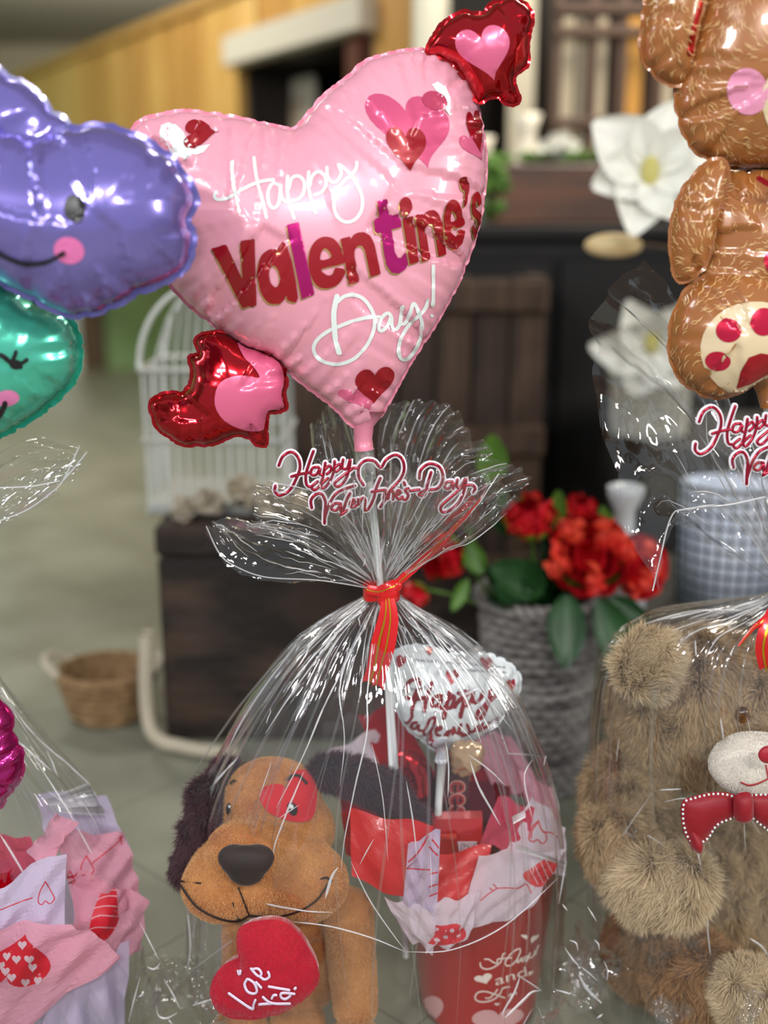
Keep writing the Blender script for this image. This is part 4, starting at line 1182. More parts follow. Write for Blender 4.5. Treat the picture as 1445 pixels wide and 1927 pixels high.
# arrow ends: small red foil cushions behind the heart
ar = z1([(1020, 175), (1050, 110), (1070, 78), (1100, 62), (1150, 40), (1190, 48), (1212, 48), (1240, 12), (1290, -8), (1335, 2), (1370, 40), (1376, 90), (1360, 150), (1358, 220), (1318, 250), (1312, 280), (1335, 320), (1325, 350), (1290, 350), (1240, 328), (1190, 345), (1160, 290), (1120, 230), (1070, 195)])
AR = inflate(ar, 0.985, yaw=0.0, T=0.024, wl=0.024, wa=0.0026, sp=0.0027, seed=9, wlen=0.02, sc=0.0022, flange=0.003)
o = balloon_obj('arrow_fletching', AR, M_red, hb)
mk('printed_heart', [decal(AR['surf'], [heart(z1([(1246, 275)])[0], z1([(1116, 160)])[0], z1([(1295, 128)])[0])], .0006, 5)], M_rose, o, label='pink printed heart on red foil')
mk('printed_heart', [decal(AR['surf'], [z1([(1310, 250), (1320, 170), (1345, 120), (1368, 105), (1362, 150), (1352, 200), (1330, 235)])], .0006, 5)], mat('print_vermilion', (216, 40, 40), .2, .6, coat=.4), o, label='orange red printed heart edge')
al = z1([(235, 1150), (300, 1128), (370, 1150), (400, 1175), (450, 1190), (520, 1225), (540, 1290), (530, 1340), (540, 1395), (480, 1402), (472, 1440), (468, 1512), (420, 1500), (375, 1475), (300, 1505), (200, 1512), (155, 1492), (100, 1450), (78, 1375), (110, 1343), (160, 1335), (212, 1312), (218, 1250), (212, 1215), (240, 1200)])
AL = inflate(al, 0.955, yaw=0.1, T=0.030, wl=0.024, wa=0.0026, sp=0.0027, seed=14, wlen=0.022, sc=0.0022, flange=0.003)
o = balloon_obj('arrow_head', AL, M_red, hb)
mk('printed_heart', [decal(AL['surf'], [cat_rom(z1([(372, 1165), (400, 1182), (450, 1198), (512, 1232), (530, 1290), (520, 1340), (528, 1388), (478, 1394), (464, 1440), (455, 1462), (400, 1462), (330, 1430), (297, 1375), (308, 1310), (350, 1282), (400, 1276), (448, 1284), (425, 1245), (395, 1215)]), 3, True)], .0006, 5)], M_rose, o, label='pink printed heart on red foil')
# valve neck, cup, stick
n0 = P(690, 795, 0.975)
V, F = tube([P(688, 768, .975), P(684, 800, .975), P(683, 825, .975), P(685, 848, .975)], [.018, .0095, .0085, .0088], 14)
mk('valve_neck', [(V, F)], M_pinkbk, hb)
cupm = mat('clear_plastic', (236, 240, 240), 0.12, trans=0.75, coat=.3)
mk('valve_cup', [tube([P(685, 846, .975), P(688, 880, .975), P(692, 902, .975)], [.0098, .0090, .0075], 18)], cupm, hb)
mk('stick', [tube([P(692, 895, .975), P(706, 1000, .972), P(716, 1108, .97), P(733, 1300, .975), P(748, 1500, .985), P(764, 1800, 1.0)], [.0046, .0036, .0030, .0031, .0031, .0031][:6], 12)], mat('white_plastic', (236, 238, 240), 0.3, coat=.2), hb)

# ---------------------------------------------------------------- purple balloon, nearest at left
M_pur = mat('foil_purple', (136, 124, 206), 0.2, 0.6, coat=0.7)
M_purs = mat('foil_purple_seam', (138, 130, 205), 0.25, 0.7)
pb = thing('purple_balloon', P(60, 380, .86), 'purple foil balloon with a smiling face and an ear, overlapping the pink heart', 'balloon')
ear = [(-260, 130), (-150, 60), (-60, 92), (0, 134), (45, 157), (78, 187), (105, 216), (130, 240), (110, 290), (60, 330), (0, 350), (-150, 330), (-250, 250)]
hd = [(-330, 230), (-200, 220), (-80, 230), (20, 250), (75, 262), (122, 244), (190, 238), (240, 250), (290, 275), (322, 297), (342, 325), (362, 352), (367, 385), (352, 412), (362, 440), (359, 478), (340, 512), (302, 532), (262, 550), (228, 568), (190, 586), (140, 594), (105, 584), (60, 560), (0, 530), (-100, 490), (-250, 460), (-380, 350)]
PH = inflate(hd, 0.84, yaw=0.12, T=0.058, wl=0.021, wa=0.0055, sp=0.0034, seed=21, wlen=0.036, sc=0.0024, flange=0.004)
PE = inflate(ear, 0.855, yaw=-.1, T=0.036, wl=0.02, wa=0.003, sp=0.0036, seed=22, wlen=0.03, sc=0.003, flange=0.004)
o = balloon_obj('head', PH, M_pur, pb, M_purs)
balloon_obj('ear', PE, M_pur, pb, mat('seam_silver', (196, 192, 226), .25, .8))
mk('printed_eye', [decal(PH['surf'], [ell(141, 393, 21, 27, -.1)], .0006, 4)], M_blkp, o)
mk('printed_cheek', [decal(PH['surf'], [ell(130, 471, 29, 25, .3)], .0006, 5)], mat('print_cheek', (238, 122, 186), .35, .1, coat=.4), o)
mk('printed_mouth', [stroke(PH['surf'], [(-60, 455), (-20, 466), (15, 485), (50, 496), (90, 492), (119, 476)], 8, eps=.0010)], M_blkp, o)
# ---------------------------------------------------------------- teal balloon
M_teal = mat('foil_teal', (84, 204, 174), 0.2, 0.5, coat=0.7)
tb = thing('teal_balloon', P(30, 680, .9), 'teal green foil balloon with a winking face, under the purple balloon', 'balloon')
to = [(-260, 520), (-150, 470), (-60, 462), (0, 480), (35, 510), (58, 560), (100, 580), (128, 598), (143, 625), (150, 655), (148, 690), (133, 722), (106, 750), (80, 772), (40, 798), (8, 814), (-60, 840), (-180, 840), (-300, 740), (-320, 620)]
TB = inflate(to, 0.885, yaw=0.1, T=0.055, wl=0.014, wa=0.004, sp=0.0034, seed=31, wlen=0.03, sc=0.002, flange=0.004)
o = balloon_obj('head', TB, M_teal, tb, mat('foil_teal_seam', (44, 170, 138), .2, .7))
mk('printed_wink', [stroke(TB['surf'], [(-30, 672), (0, 668), (20, 682), (38, 690)], 9, eps=.0007), stroke(TB['surf'], [(20, 684), (26, 672), (30, 662)], 7, eps=.0009), stroke(TB['surf'], [(34, 688), (42, 682), (50, 677)], 7, eps=.0009), (lambda r: (r[0], r[1]))(decal(TB['surf'], [ell(30, 686, 12, 9)], .0008, 4))], M_blkp, o)
mk('printed_cheek', [decal(TB['surf'], [ell(12, 749, 24, 15, -.1)], .0006, 5)], mat('print_cheek2', (232, 132, 186), .35, .1, coat=.4), o)
mk('printed_mouth', [stroke(TB['surf'], [(-30, 790), (-8, 786), (4, 772), (9, 758)], 10, eps=.0010)], M_blkp, o)

# ---------------------------------------------------------------- bear balloon at right
M_bear = mat('foil_bear', (168, 106, 54), 0.26, 0.05, coat=0.7, c2=(160, 98, 48), vs=10)
M_bstr = mat('print_hair', (222, 176, 118), 0.3, coat=0.6)
M_cream = mat('print_cream', (226, 204, 166), 0.28, coat=0.6)
bb = thing('bear_balloon', P(1400, 745, .95), 'brown foil bear balloon with printed fur and a red paw print on its foot', 'balloon')
BP = {
 'head': ([(1275, 150), (1292, 90), (1310, 20), (1345, -60), (1500, -140), (1720, -60), (1780, 100), (1700, 260), (1570, 318), (1440, 310), (1380, 308), (1330, 297), (1297, 268), (1276, 215)], .94, .050, .12),
 'ear': ([(1302, 135), (1286, 158), (1262, 160), (1236, 142), (1213, 117), (1205, 85), (1210, 55), (1213, 20), (1222, -20), (1260, -75), (1325, -70), (1332, 0), (1316, 60)], .925, .024, .0),
 'torso': ([(1330, 310), (1375, 318), (1440, 318), (1500, 320), (1600, 330), (1650, 430), (1640, 540), (1500, 610), (1350, 600), (1298, 560), (1292, 480), (1305, 380)], .95, .045, .1),
 'arm': ([(1343, 302), (1318, 318), (1290, 352), (1270, 395), (1263, 450), (1266, 495), (1276, 528), (1303, 522), (1325, 500), (1343, 445), (1358, 380), (1368, 335), (1362, 306)], .92, .020, .0),
 'foot': ([(1305, 535), (1278, 568), (1263, 615), (1261, 665), (1276, 705), (1308, 735), (1350, 748), (1392, 737), (1432, 712), (1490, 690), (1530, 610), (1480, 535), (1400, 512), (1345, 515)], .925, .040, .05)}
BO = {}
for i, (nm, (ol, Y, T, yw)) in enumerate(BP.items()):
    b = inflate(ol, Y, yaw=yw, T=T, wl=0.019, wa=0.0045, sp=0.003, seed=40 + i, wlen=0.026, sc=0.0016, flange=0.003)
    rs = np.random.RandomState(60 + i); A = np.array(ol, float); lo, hi = A.min(0), A.max(0); hi[0] = min(hi[0], 1470); lo[1] = max(lo[1], -20)
    st = []
    n = int((hi - lo).prod() / 260)
    pts = lo + rs.rand(n * 2, 2) * (hi - lo); pts = pts[inside(pts, [A])]
    for q in pts[:n]:
        if nm == 'foot' and ((q[0] - 1425) / 108) ** 2 + ((q[1] - 660) / 95) ** 2 < 1: continue
        if nm == 'head' and ((q[0] - 1405) / 42) ** 2 + ((q[1] - 172) / 50) ** 2 < 1: continue
        a = 1.2 * math.sin(q[0] * .021 + i) + 1.1 * math.cos(q[1] * .017 + i * 2) + 1.6; L = rs.uniform(12, 21)
        dx, dy = math.cos(a) * L, math.sin(a) * L; k = rs.choice([-1, 1]) * .2
        st.append(stroke(b['surf'], [q - [dx / 2, dy / 2], q + [-dy * k, dx * k], q + [dx / 2, dy / 2]], rs.uniform(1.9, 3.0), eps=.0006, n=3, taper=((0, .5, 1), (.25, 1, .15)), c=A.mean(0)))
    V, F = join(*[(v, [list(f) for f in ff]) for v, ff in st])
    BO[nm] = (mk(nm, [b['front'] + (0,), b['back'] + (0,), b['flange'] + (0,), (V, F, 1)], [M_bear, M_bstr], bb), b)
mk('printed_cheek', [decal(BO['head'][1]['surf'], [ell(1407, 172, 39, 44, -.2)], .0007, 5)], mat('print_cheek3', (232, 150, 182), .3, coat=.6), BO['head'][0])
mk('printed_muzzle', [decal(BO['head'][1]['surf'], [ell(1490, 190, 56, 75)], .0007, 7)], M_cream, BO['head'][0])
mk('printed_ribbon', [stroke(BO['ear'][1]['surf'], [(1322, -10), (1315, 20), (1305, 55), (1298, 100)], 12, eps=.0006, taper=((0, 1), (.5, 1)))], M_red, BO['ear'][0])
SF = BO['foot'][1]['surf']
mk('printed_sole', [decal(SF, [ell(1425, 660, 107, 92, .1)], .0007, 7)], M_cream, BO['foot'][0])
M_pd = mat('print_paw_red', (208, 14, 62), .22, .5, coat=.5)
for (x, y, a, b_, r) in ((1371, 622, 24, 22, 0), (1351, 679, 24, 18, .1), (1436, 606, 24, 26, .2)):
    mk('printed_toe', [decal(SF, [ell(x, y, a, b_, r)], .0012, 4)], M_pd, BO['foot'][0])
mk('printed_pad', [decal(SF, [[(1384, 730), (1392, 700), (1408, 672), (1430, 664), (1460, 668), (1470, 690), (1440, 705), (1410, 722)]], .0012, 4)], M_dred, BO['foot'][0])
mk('printed_belly_heart', [decal(BO['torso'][1]['surf'], [heart((1490, 560), (1437, 488), (1560, 488))], .0009, 6)], M_pd, BO['torso'][0])
mk('neck_bow', [stroke(Plane(1440, 335, .90), [(1428, 336), (1450, 348), (1480, 352)], 11)], M_red, bb)
# ================================================================ THE CENTRAL GIFT
# ---------------------------------------------------------------- plush dog
M_dogb = mat('plush_tan', (208, 146, 84), 0.85, sheen=0.4, c2=(168, 98, 46), vs=22)
M_dogf = fur_mat('plush_tan_pile', (180, 112, 58), (236, 182, 122), .35)
M_earb = mat('plush_dark', (30, 18, 22), 0.9)
M_earf = fur_mat('plush_dark_pile', (20, 11, 15), (92, 62, 70), .15)
M_rplush = mat('plush_red', (190, 4, 40), 0.8, sheen=0.5, c2=(190, 8, 34), vs=20)
M_thread = mat('thread_dark', (38, 24, 22), 0.7)
M_tw = mat('thread_lilac', (232, 214, 238), 0.6)
M_nose = mat('plush_nose', (40, 29, 26), 0.7, sheen=.15, c2=(52, 38, 34), vs=30)
SX = pxm(.93)
dog = thing('plush_dog', P(520, 1940, .93), 'tan plush dog with dark furry ears and a red heart patch over one eye', 'soft toy')
def E(px, py, Y, rx, ry, rd, rot=None):
    return sphere(P(px, py, Y), (rx * SX, rd * SX, ry * SX), 32, 22, rot)
head_vf = [E(512, 1510, .955, 106, 94, 90), E(520, 1560, .95, 124, 92, 95), E(495, 1642, .91, 160, 94, 82, euler(0, -.05, 0)), E(418, 1664, .90, 82, 74, 74), E(575, 1660, .905, 88, 80, 76), E(470, 1600, .90, 88, 60, 74)]
HV, HF = blob(head_vf, .0032, 10)
HS = Surf(HV, HF)
f = fur(HV, HF, 60000, .0026, .00035, .65, comb=(.1, 0, -.6), clump=.35, cf=25, seed=3)
head = mk('head', [(HV, HF, 0), (f[0], f[1], 1, None, f[2])], [M_dogb, M_dogf], dog)
zd = lambda l: zc([l], 2.779, 300, 1340)[0]
mk('nose', [blob([E(442, 1614, .846, 34, 27, 22), E(484, 1614, .846, 34, 27, 22), E(463, 1622, .842, 50, 34, 24), E(463, 1636, .843, 38, 34, 22)], .002, 8)], M_nose, head)
mk('heart_patch', [decal(HS, [cat_rom(zd([(530, 455), (543, 405), (590, 382), (640, 386), (663, 402), (672, 358), (700, 322), (745, 312), (790, 340), (808, 400), (808, 470), (798, 540), (765, 572), (700, 572), (640, 553), (570, 520)]), 4, True)], .0032, 4)], mat('patch_red', (214, 18, 36), .75, sheen=.5, c2=(196, 12, 30), vs=30), head)
for (x, y, a, b_) in ((431, 1523, 6.5, 14), (547, 1525, 14, 18)):
    e = mk('eye', [(lambda r: r)(E(x, y, HS.hit(x, y)[0][1] - .001, a, b_, 7))], mat('eye_black', (14, 12, 14), .12, coat=.6) if a == 6.5 else bpy.data.materials['eye_black'], head)
    mk('eye_dot', [E(x + 1, y - b_ * .35, HS.hit(x, y)[0][1] - .001 - 6.4 * SX, a * .36, b_ * .24, 2)], M_wht, e)
mk('eyebrow', [stroke(HS, zd([(668, 362), (690, 343), (722, 345), (757, 380)]), 5, eps=.0035, rise=.001)], M_thread, head)
mk('eyebrow', [stroke(HS, zd([(385, 380), (395, 370), (406, 366)]), 4, eps=.0030, rise=.001)], M_thread, head)
mk('mouth_stitching', [strokes(HS, [zd(q) for q in ([(412, 912), (430, 960), (452, 1010), (468, 1045)], [(470, 1052), (400, 1080), (300, 1062), (200, 1005), (125, 905)], [(112, 890), (130, 884)],
                                                 [(475, 1050), (600, 1058), (720, 1035), (820, 975), (880, 888)], [(842, 872), (870, 868), (893, 884)])], 3.6, eps=.0026, rise=.0008)], M_thread, head)
# ears of long dark pile
def ear(pts, rad, seed, comb):
    p = [P(*q) for q in pts]; vf = []
    for a, b_, r0, r1 in zip(p[:-1], p[1:], rad[:-1], rad[1:]): vf += capsule(a, b_, r0 * SX, r1 * SX, 6)
    V, F = blob(vf, .003, 6)
    f = fur(V, F, 22000, .0150, .0009, .50, comb=comb, clump=.75, cf=38, seed=seed, jitter=.5)
    return [(V, F, 0), (f[0], f[1], 1, None, f[2])]
mk('ear', ear([(615, 1452, .965), (670, 1462, .955), (725, 1492, .945), (775, 1540, .935)], [22, 30, 30, 20], 5, (1, -.1, -.6)), [M_earb, M_earf], head, label='dark furry ear spread to the right')
mk('ear', ear([(430, 1455, .98), (392, 1500, .955), (372, 1570, .935), (350, 1640, .925)], [24, 30, 27, 20], 6, (-.2, -.1, -1)), [M_earb, M_earf], head, label='dark furry ear hanging at the left')
bv = [E(560, 1790, .985, 120, 150, 95), E(560, 1700, .97, 105, 90, 80)]
BV, BF = blob(bv, .0034, 8); f = fur(BV, BF, 22000, .0026, .0004, .6, seed=8)
mk('body', [(BV, BF, 0), (f[0], f[1], 1, None, f[2])], [M_dogb, M_dogf], dog)
for i, (p0, p1, r0, r1, fx, fy) in enumerate((((655, 1720, .935), (668, 1890, .92), 56, 50, 668, 1945), ((455, 1740, .94), (450, 1900, .94), 42, 40, 452, 1950), ((555, 1850, 1.0), (560, 1900, .95), 50, 44, 560, 1945))):
    vf = capsule(P(*p0), P(*p1), r0 * SX, r1 * SX, 8)
    LV, LF = blob(vf, .0034, 8); f = fur(LV, LF, 16000, .0026, .0004, .6, seed=20 + i)
    lg = mk('leg', [(LV, LF, 0), (f[0], f[1], 1, None, f[2])], [M_dogb, M_dogf], dog)
    q = P(fx, fy, p1[2] - .012); q[2] = 44 * SX + .003
    PV, PF = blob([sphere(q, (62 * SX, 74 * SX, 42 * SX), 28, 18)], .0034, 6); f = fur(PV, PF, 12000, .0026, .0004, .6, seed=30 + i)
    mk('foot', [(PV, PF, 0), (f[0], f[1], 1, None, f[2])], [M_dogb, M_dogf], lg)
# red heart cushion held at the chest
zo = cat_rom(zd([(408, 1150), (440, 1112), (520, 1090), (620, 1088), (700, 1130), (780, 1232), (838, 1370), (800, 1450), (700, 1520), (600, 1558), (450, 1574), (350, 1560), (290, 1520), (268, 1455), (290, 1372), (350, 1312), (428, 1276), (412, 1220)]), 3, True)
HC = inflate([tuple(q) for q in zo], .853, yaw=-.15, tilt=-.1, T=.026, wl=.03, wa=.0006, sp=.0028, seed=50, sc=.0006, flange=.0008, n=2, back=1.0)
f = fur(HC['front'][0], HC['front'][1], 22000, .0018, .0003, .6, seed=51)
cush = mk('heart_cushion', [HC['front'] + (0,), HC['back'] + (0,), (f[0], f[1], 1, None, f[2])], [M_rplush, fur_mat('plush_red_pile', (184, 2, 36), (214, 20, 66), .3)], dog)
z7 = lambda l: zc(l, 4.25, 380, 1700)
lv = z7([[(225, 712), (300, 765), (405, 832), (415, 800), (432, 762)], [(372, 598), (350, 640), (372, 695), (420, 712), (445, 690), (425, 630), (385, 600), (370, 598)], [(440, 622), (478, 664)], [(300, 540), (312, 570), (320, 535)],
         [(402, 515), (440, 560), (468, 575), (480, 548), (455, 515), (415, 518)], [(468, 575), (505, 600), (542, 578), (533, 540)],
         [(492, 738), (560, 785), (700, 788)], [(462, 795), (560, 787)], [(560, 748), (575, 722), (595, 722)], [(735, 712), (640, 705), (632, 738), (665, 752), (700, 730), (705, 712)], [(538, 655), (696, 682)], [(738, 672), (746, 665)]])
mk('stitched_lettering', [strokes(HC['surf'], [q for i, q in enumerate(lv)], 4.6, eps=.0016, rise=.001)], M_tw, cush, label='lilac embroidered words Love Ya')

# ---------------------------------------------------------------- red pot
YP = 1.0; pc = P(903, 1700, YP); pz = P(905, 1655, .925)[2]
M_potr = mat('pot_red', (190, 4, 20), 0.3, coat=.3)
pr_ = 166 * pxm(.99)
pot = thing('gift_pot', (pc[0], YP, 0.003), 'glossy red pot printed with white words, beside the plush dog', 'pot')
prof = [(0, .004), (pr_ * .74, .004), (pr_ * .76, .01), (pr_ * .98, pz - .012), (pr_ * 1.02, pz - .010), (pr_ * 1.03, pz), (pr_ * .99, pz), (pr_ * .94, pz - .012), (pr_ * .72, .012), (0, .010)]
PV, PF = lathe(prof, (pc[0], YP, 0), 72)
pb_ = mk('pot_wall', [(PV, PF)], M_potr, pot)
PS = Surf(PV, PF)
M_pw = mat('pot_print', (246, 226, 216), 0.4)
z6 = lambda l: zc(l, 7.225, 860, 1740)
hug = z6([[(315, 515), (320, 560), (370, 595), (440, 595), (520, 560), (590, 500), (620, 400), (650, 385)], [(375, 465), (430, 465), (480, 500), (540, 520), (550, 465), (620, 455), (740, 445)], [(855, 330), (820, 325), (740, 380), (680, 450), (650, 520), (680, 555), (740, 540), (800, 480), (855, 370), (850, 330)],
          [(820, 450), (815, 500), (830, 510), (875, 440), (870, 490), (890, 495)], [(930, 430), (905, 440), (900, 475), (930, 470), (960, 410), (960, 460), (930, 500)], [(985, 380), (975, 440), (1010, 440), (1045, 390), (1050, 350)], [(1100, 280), (1080, 330), (1060, 400), (1030, 410)]])
kis = z6([[(710, 840), (640, 850), (600, 880)], [(545, 875), (500, 940), (440, 990), (390, 995)], [(385, 990), (430, 1000)], [(500, 940), (400, 905), (300, 910), (250, 960), (260, 1020), (340, 1045), (450, 1030), (540, 980), (600, 900)], [(500, 930), (560, 960), (645, 990)], [(700, 970), (730, 930), (740, 960)], [(760, 950), (790, 910), (800, 940)]])
mk('printed_word', [strokes(PS, hug, 2.6, eps=.0006)], M_pw, pb_, label='curly printed word Hugs')
mk('printed_word', [strokes(PS, kis, 2.6, eps=.0006)], M_pw, pb_, label='curly printed word Kisses')
V, F = text_decal(PS, 'and', z6([[(515, 690), (925, 565), (950, 690), (520, 825)]])[0], .0006, 5, .0)
mk('printed_word', [(V, F)], M_pw, pb_, label='printed word and')
for tip, L_, R_ in (((400, 805), (235, 740), (470, 680)), ((1000, 258), (1000, 180), (1100, 160)), ((945, 205), (870, 150), (950, 150)), ((975, 700), (960, 650), (1030, 640)), ((540, 1100), (505, 1070), (575, 1070))):
    mk('printed_heart', [decal(PS, [heart(*z6([[tip, L_, R_]])[0])], .0006, 5)], M_pw, pb_)
for tip, L_, R_ in (((930, 1950), (888, 1915), (985, 1910)), ((800, 1945), (752, 1900), (835, 1890))):
    mk('printed_heart', [decal(PS, [heart(tip, L_, R_)], .0006, 5)], mat('pot_print_pink', (226, 170, 172), .4) if tip[0] == 930 else bpy.data.materials['pot_print_pink'], pb_)

# ---------------------------------------------------------------- tissue paper
def paper_mat(name, c, tr=.45):
    m = bpy.data.materials.new(name); m.use_nodes = True; nt = m.node_tree; N, L = nt.nodes, nt.links; N.clear()
    o = N.new('ShaderNodeOutputMaterial'); d = N.new('ShaderNodeBsdfDiffuse'); t = N.new('ShaderNodeBsdfTranslucent'); x = N.new('ShaderNodeMixShader')
    d.inputs[0].default_value = lin(c); t.inputs[0].default_value = lin(c); x.inputs[0].default_value = tr
    L.new(d.outputs[0], x.inputs[1]); L.new(t.outputs[0], x.inputs[2]); L.new(x.outputs[0], o.inputs[0])
    return m
T_w = paper_mat('tissue_white', (240, 226, 238)); T_p = paper_mat('tissue_pink', (240, 176, 196)); T_r = paper_mat('tissue_red', (190, 8, 26)); T_rose = paper_mat('tissue_rose', (218, 84, 110)); T_l = paper_mat('tissue_lavender', (226, 214, 242))
T_gl = mat('paper_red_glossy', (200, 10, 20), .4, coat=.2)
M_ink = mat('ink_red', (198, 24, 44), .6)
def paper(q, seed, amp=.004, bul=.006, k=26):
    rs = np.random.RandomState(seed)
    c = [P(*a) for a in q]
    U, W = np.meshgrid(np.linspace(0, 1, k), np.linspace(0, 1, k), indexing='ij')
    U, W = U[..., None], W[..., None]
    V = (c[0] * (1 - U) + c[1] * U) * (1 - W) + (c[3] * (1 - U) + c[2] * U) * W
    n = np.cross(c[1] - c[0], c[3] - c[0]); n /= np.linalg.norm(n)
    if n[1] > 0: n = -n
    z = np.zeros(U.shape)
    for j in range(6):
        z += tri(rs.uniform(-3, 3) * U * PI + rs.uniform(-3, 3) * W * PI + rs.rand() * 6) / 6
    z = z * amp * 2 + bul * np.sin(U * PI) * np.sin(W * PI)
    ir = (rs.rand(2) - .5)
    ed = 0.02 * (np.sin(U * 9 + seed) * np.abs(W - .5) * 2)[..., 0]
    V = V + z * n; V[..., 2] += ed * .12; V[..., 2] = np.maximum(V[..., 2], .003)
    return V.reshape(-1, 3), grid_faces(k, k)
TG = 'tissue paper of the central gift'
PAP = [
 ([(658, 1524, .925), (815, 1553, .900), (806, 1708, .890), (662, 1652, .905)], T_gl, 'smooth red paper flap between the plush dog and the pot'),
 ([(768, 1590, .893), (829, 1558, .893), (822, 1722, .888), (758, 1702, .888)], T_l, 'upright white tissue strip folded over the front of the pot'),
 ([(722, 1690, .892), (824, 1700, .888), (814, 1795, .888), (765, 1762, .892)], T_w, 'white tissue flap below the upright strip'),
 ([(1000, 1495, .965), (1068, 1560, .965), (1066, 1650, .955), (950, 1600, .935)], T_w, 'white tissue corner printed with an outlined heart at right of the pot'),
 ([(900, 1605, .915), (1066, 1600, .945), (1000, 1712, .912), (862, 1760, .897)], T_w, 'white tissue printed with a striped heart over the pot rim'),
 ([(815, 1700, .888), (905, 1680, .900), (880, 1770, .893), (800, 1792, .886)], T_w, 'white tissue with a spotted heart, lowest over the pot front'),
 ([(612, 1418, 1.06), (706, 1372, 1.06), (800, 1482, 1.05), (650, 1505, 1.04)], T_w, 'pale tissue standing up behind the plush dog ear'),
 ([(676, 1352, 1.085), (742, 1322, 1.08), (835, 1480, 1.02), (762, 1548, .985)], T_r, 'red tissue standing behind the white sticks'),
 ([(885, 1382, 1.06), (962, 1382, 1.06), (1030, 1500, 1.05), (930, 1490, 1.05)], T_p, 'pale pink tissue standing at the back right of the pot'),
 ([(878, 1418, 1.085), (1003, 1462, 1.065), (1012, 1502, 1.055), (886, 1476, 1.06)], T_r, 'red tissue band across the back of the pot'),
 ([(975, 1445, 1.04), (1042, 1485, 1.02), (1058, 1610, .985), (1003, 1565, 1.0)], T_p, 'pink tissue along the right rim of the pot'),
 ([(938, 1496, .965), (1006, 1524, .955), (988, 1608, .938), (902, 1588, .945)], T_rose, 'rose coloured tissue piece leaning in the middle of the pot'),
 ([(775, 1615, .93), (925, 1590, .94), (905, 1700, .907), (770, 1742, .899)], T_gl, 'red tissue lining the front of the pot'),
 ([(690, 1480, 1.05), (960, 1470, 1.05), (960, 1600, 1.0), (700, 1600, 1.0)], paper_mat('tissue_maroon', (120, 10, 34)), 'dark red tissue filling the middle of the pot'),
 ([(640, 1500, 1.00), (760, 1540, .96), (750, 1640, .93), (650, 1610, .94)], T_r, 'red tissue tucked behind the plush dog head'),
]
PO = []
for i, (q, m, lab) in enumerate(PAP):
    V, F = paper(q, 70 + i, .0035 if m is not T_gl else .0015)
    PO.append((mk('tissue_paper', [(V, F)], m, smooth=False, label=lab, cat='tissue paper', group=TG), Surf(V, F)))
zt_ = lambda l: zc(l, 4.25, 740, 1360)
def ink(i, ls, w, nm='printed_lines', fill=None):
    ch = []
    if ls: ch.append(strokes(PO[i][1], ls, w, eps=.0005))
    if fill: ch += [decal(PO[i][1], [g], .0005, 5) for g in fill]
    mk(nm, [join(*[(v, [list(f) for f in ff]) for v, ff in ch])], M_ink, PO[i][0])
ink(3, zt_([[(1160, 780), (1100, 850), (1085, 930), (1120, 950), (1150, 935), (1185, 965), (1220, 940), (1215, 880), (1180, 850), (1160, 780)], [(1200, 875), (1260, 880), (1310, 915)], [(1155, 800), (1110, 860), (1100, 920)]]), 2.2)
ink(4, [], 2, 'printed_heart', [cat_rom(zt_([[(1035, 1215), (1110, 1160), (1180, 1110), (1250, 1085), (1305, 1110), (1310, 1180), (1270, 1260), (1200, 1310), (1130, 1310), (1070, 1270)]])[0], 3, True)])
ink(4, zt_([[(830, 1325), (900, 1320), (1000, 1320), (1060, 1290), (1100, 1360)], [(830, 1325), (760, 1370), (700, 1420)], [(830, 1325), (800, 1290)], [(800, 1345), (770, 1320)]]), 2.0)
mk('printed_stripes', [strokes(PO[4][1], zt_([[(1090, 1170), (1150, 1290)], [(1130, 1145), (1195, 1280)], [(1175, 1115), (1240, 1255)], [(1215, 1100), (1280, 1220)]]), 1.6, eps=.0009)], T_w, PO[4][0])
ink(5, [], 2, 'printed_heart', [cat_rom([(788, 1755), (800, 1738), (830, 1742), (860, 1738), (876, 1752), (872, 1768), (840, 1778), (805, 1775)], 3, True)])
mk('printed_dots', [join(*[(lambda r: (r[0], [list(f) for f in r[1]]))(decal(PO[5][1], [ell(x, y, 5, 3.5, a)], .001, 3)) for x, y, a in ((806, 1756, .3), (822, 1748, -.2), (838, 1762, .2), (850, 1750, .1), (822, 1768, 0), (862, 1760, -.3))])], T_w, PO[5][0])
ink(1, zt_([[(120, 1110), (200, 1040), (280, 900)], [(100, 1165), (290, 1175)], [(310, 935), (360, 1000)], [(290, 990), (350, 1060)], [(295, 1210), (350, 1195)], [(290, 1310), (350, 1290)], [(292, 1385), (350, 1360)]]), 2.6)

# ---------------------------------------------------------------- sweets in the pot
cb_ = thing('chocolate_bar', P(850, 1640, .985), 'dark wrapped chocolate bar standing upright in the pot', 'sweet')
pl = Plane(852, 1515, .985, .05, .1)
def plate(pl, quad, th=.004, n=8):
    f = np.array([pl.hit(x, y)[0] for x, y in quad]); b = f - pl.N * th
    return np.concatenate([f, b]), [[3, 2, 1, 0], [4, 5, 6, 7], [0, 1, 5, 4], [1, 2, 6, 5], [2, 3, 7, 6], [3, 0, 4, 7]]
mk('wrapper', [plate(pl, [(820, 1425), (882, 1432), (884, 1660), (818, 1660)], .012)], mat('wrapper_dark', (74, 18, 26), .25, .3, coat=.5), cb_, smooth=False)
mk('crimped_end', [plate(pl, [(822, 1405), (884, 1412), (882, 1430), (820, 1424)], .003)], mat('wrapper_gold', (168, 140, 110), .3, .6), cb_, smooth=False)
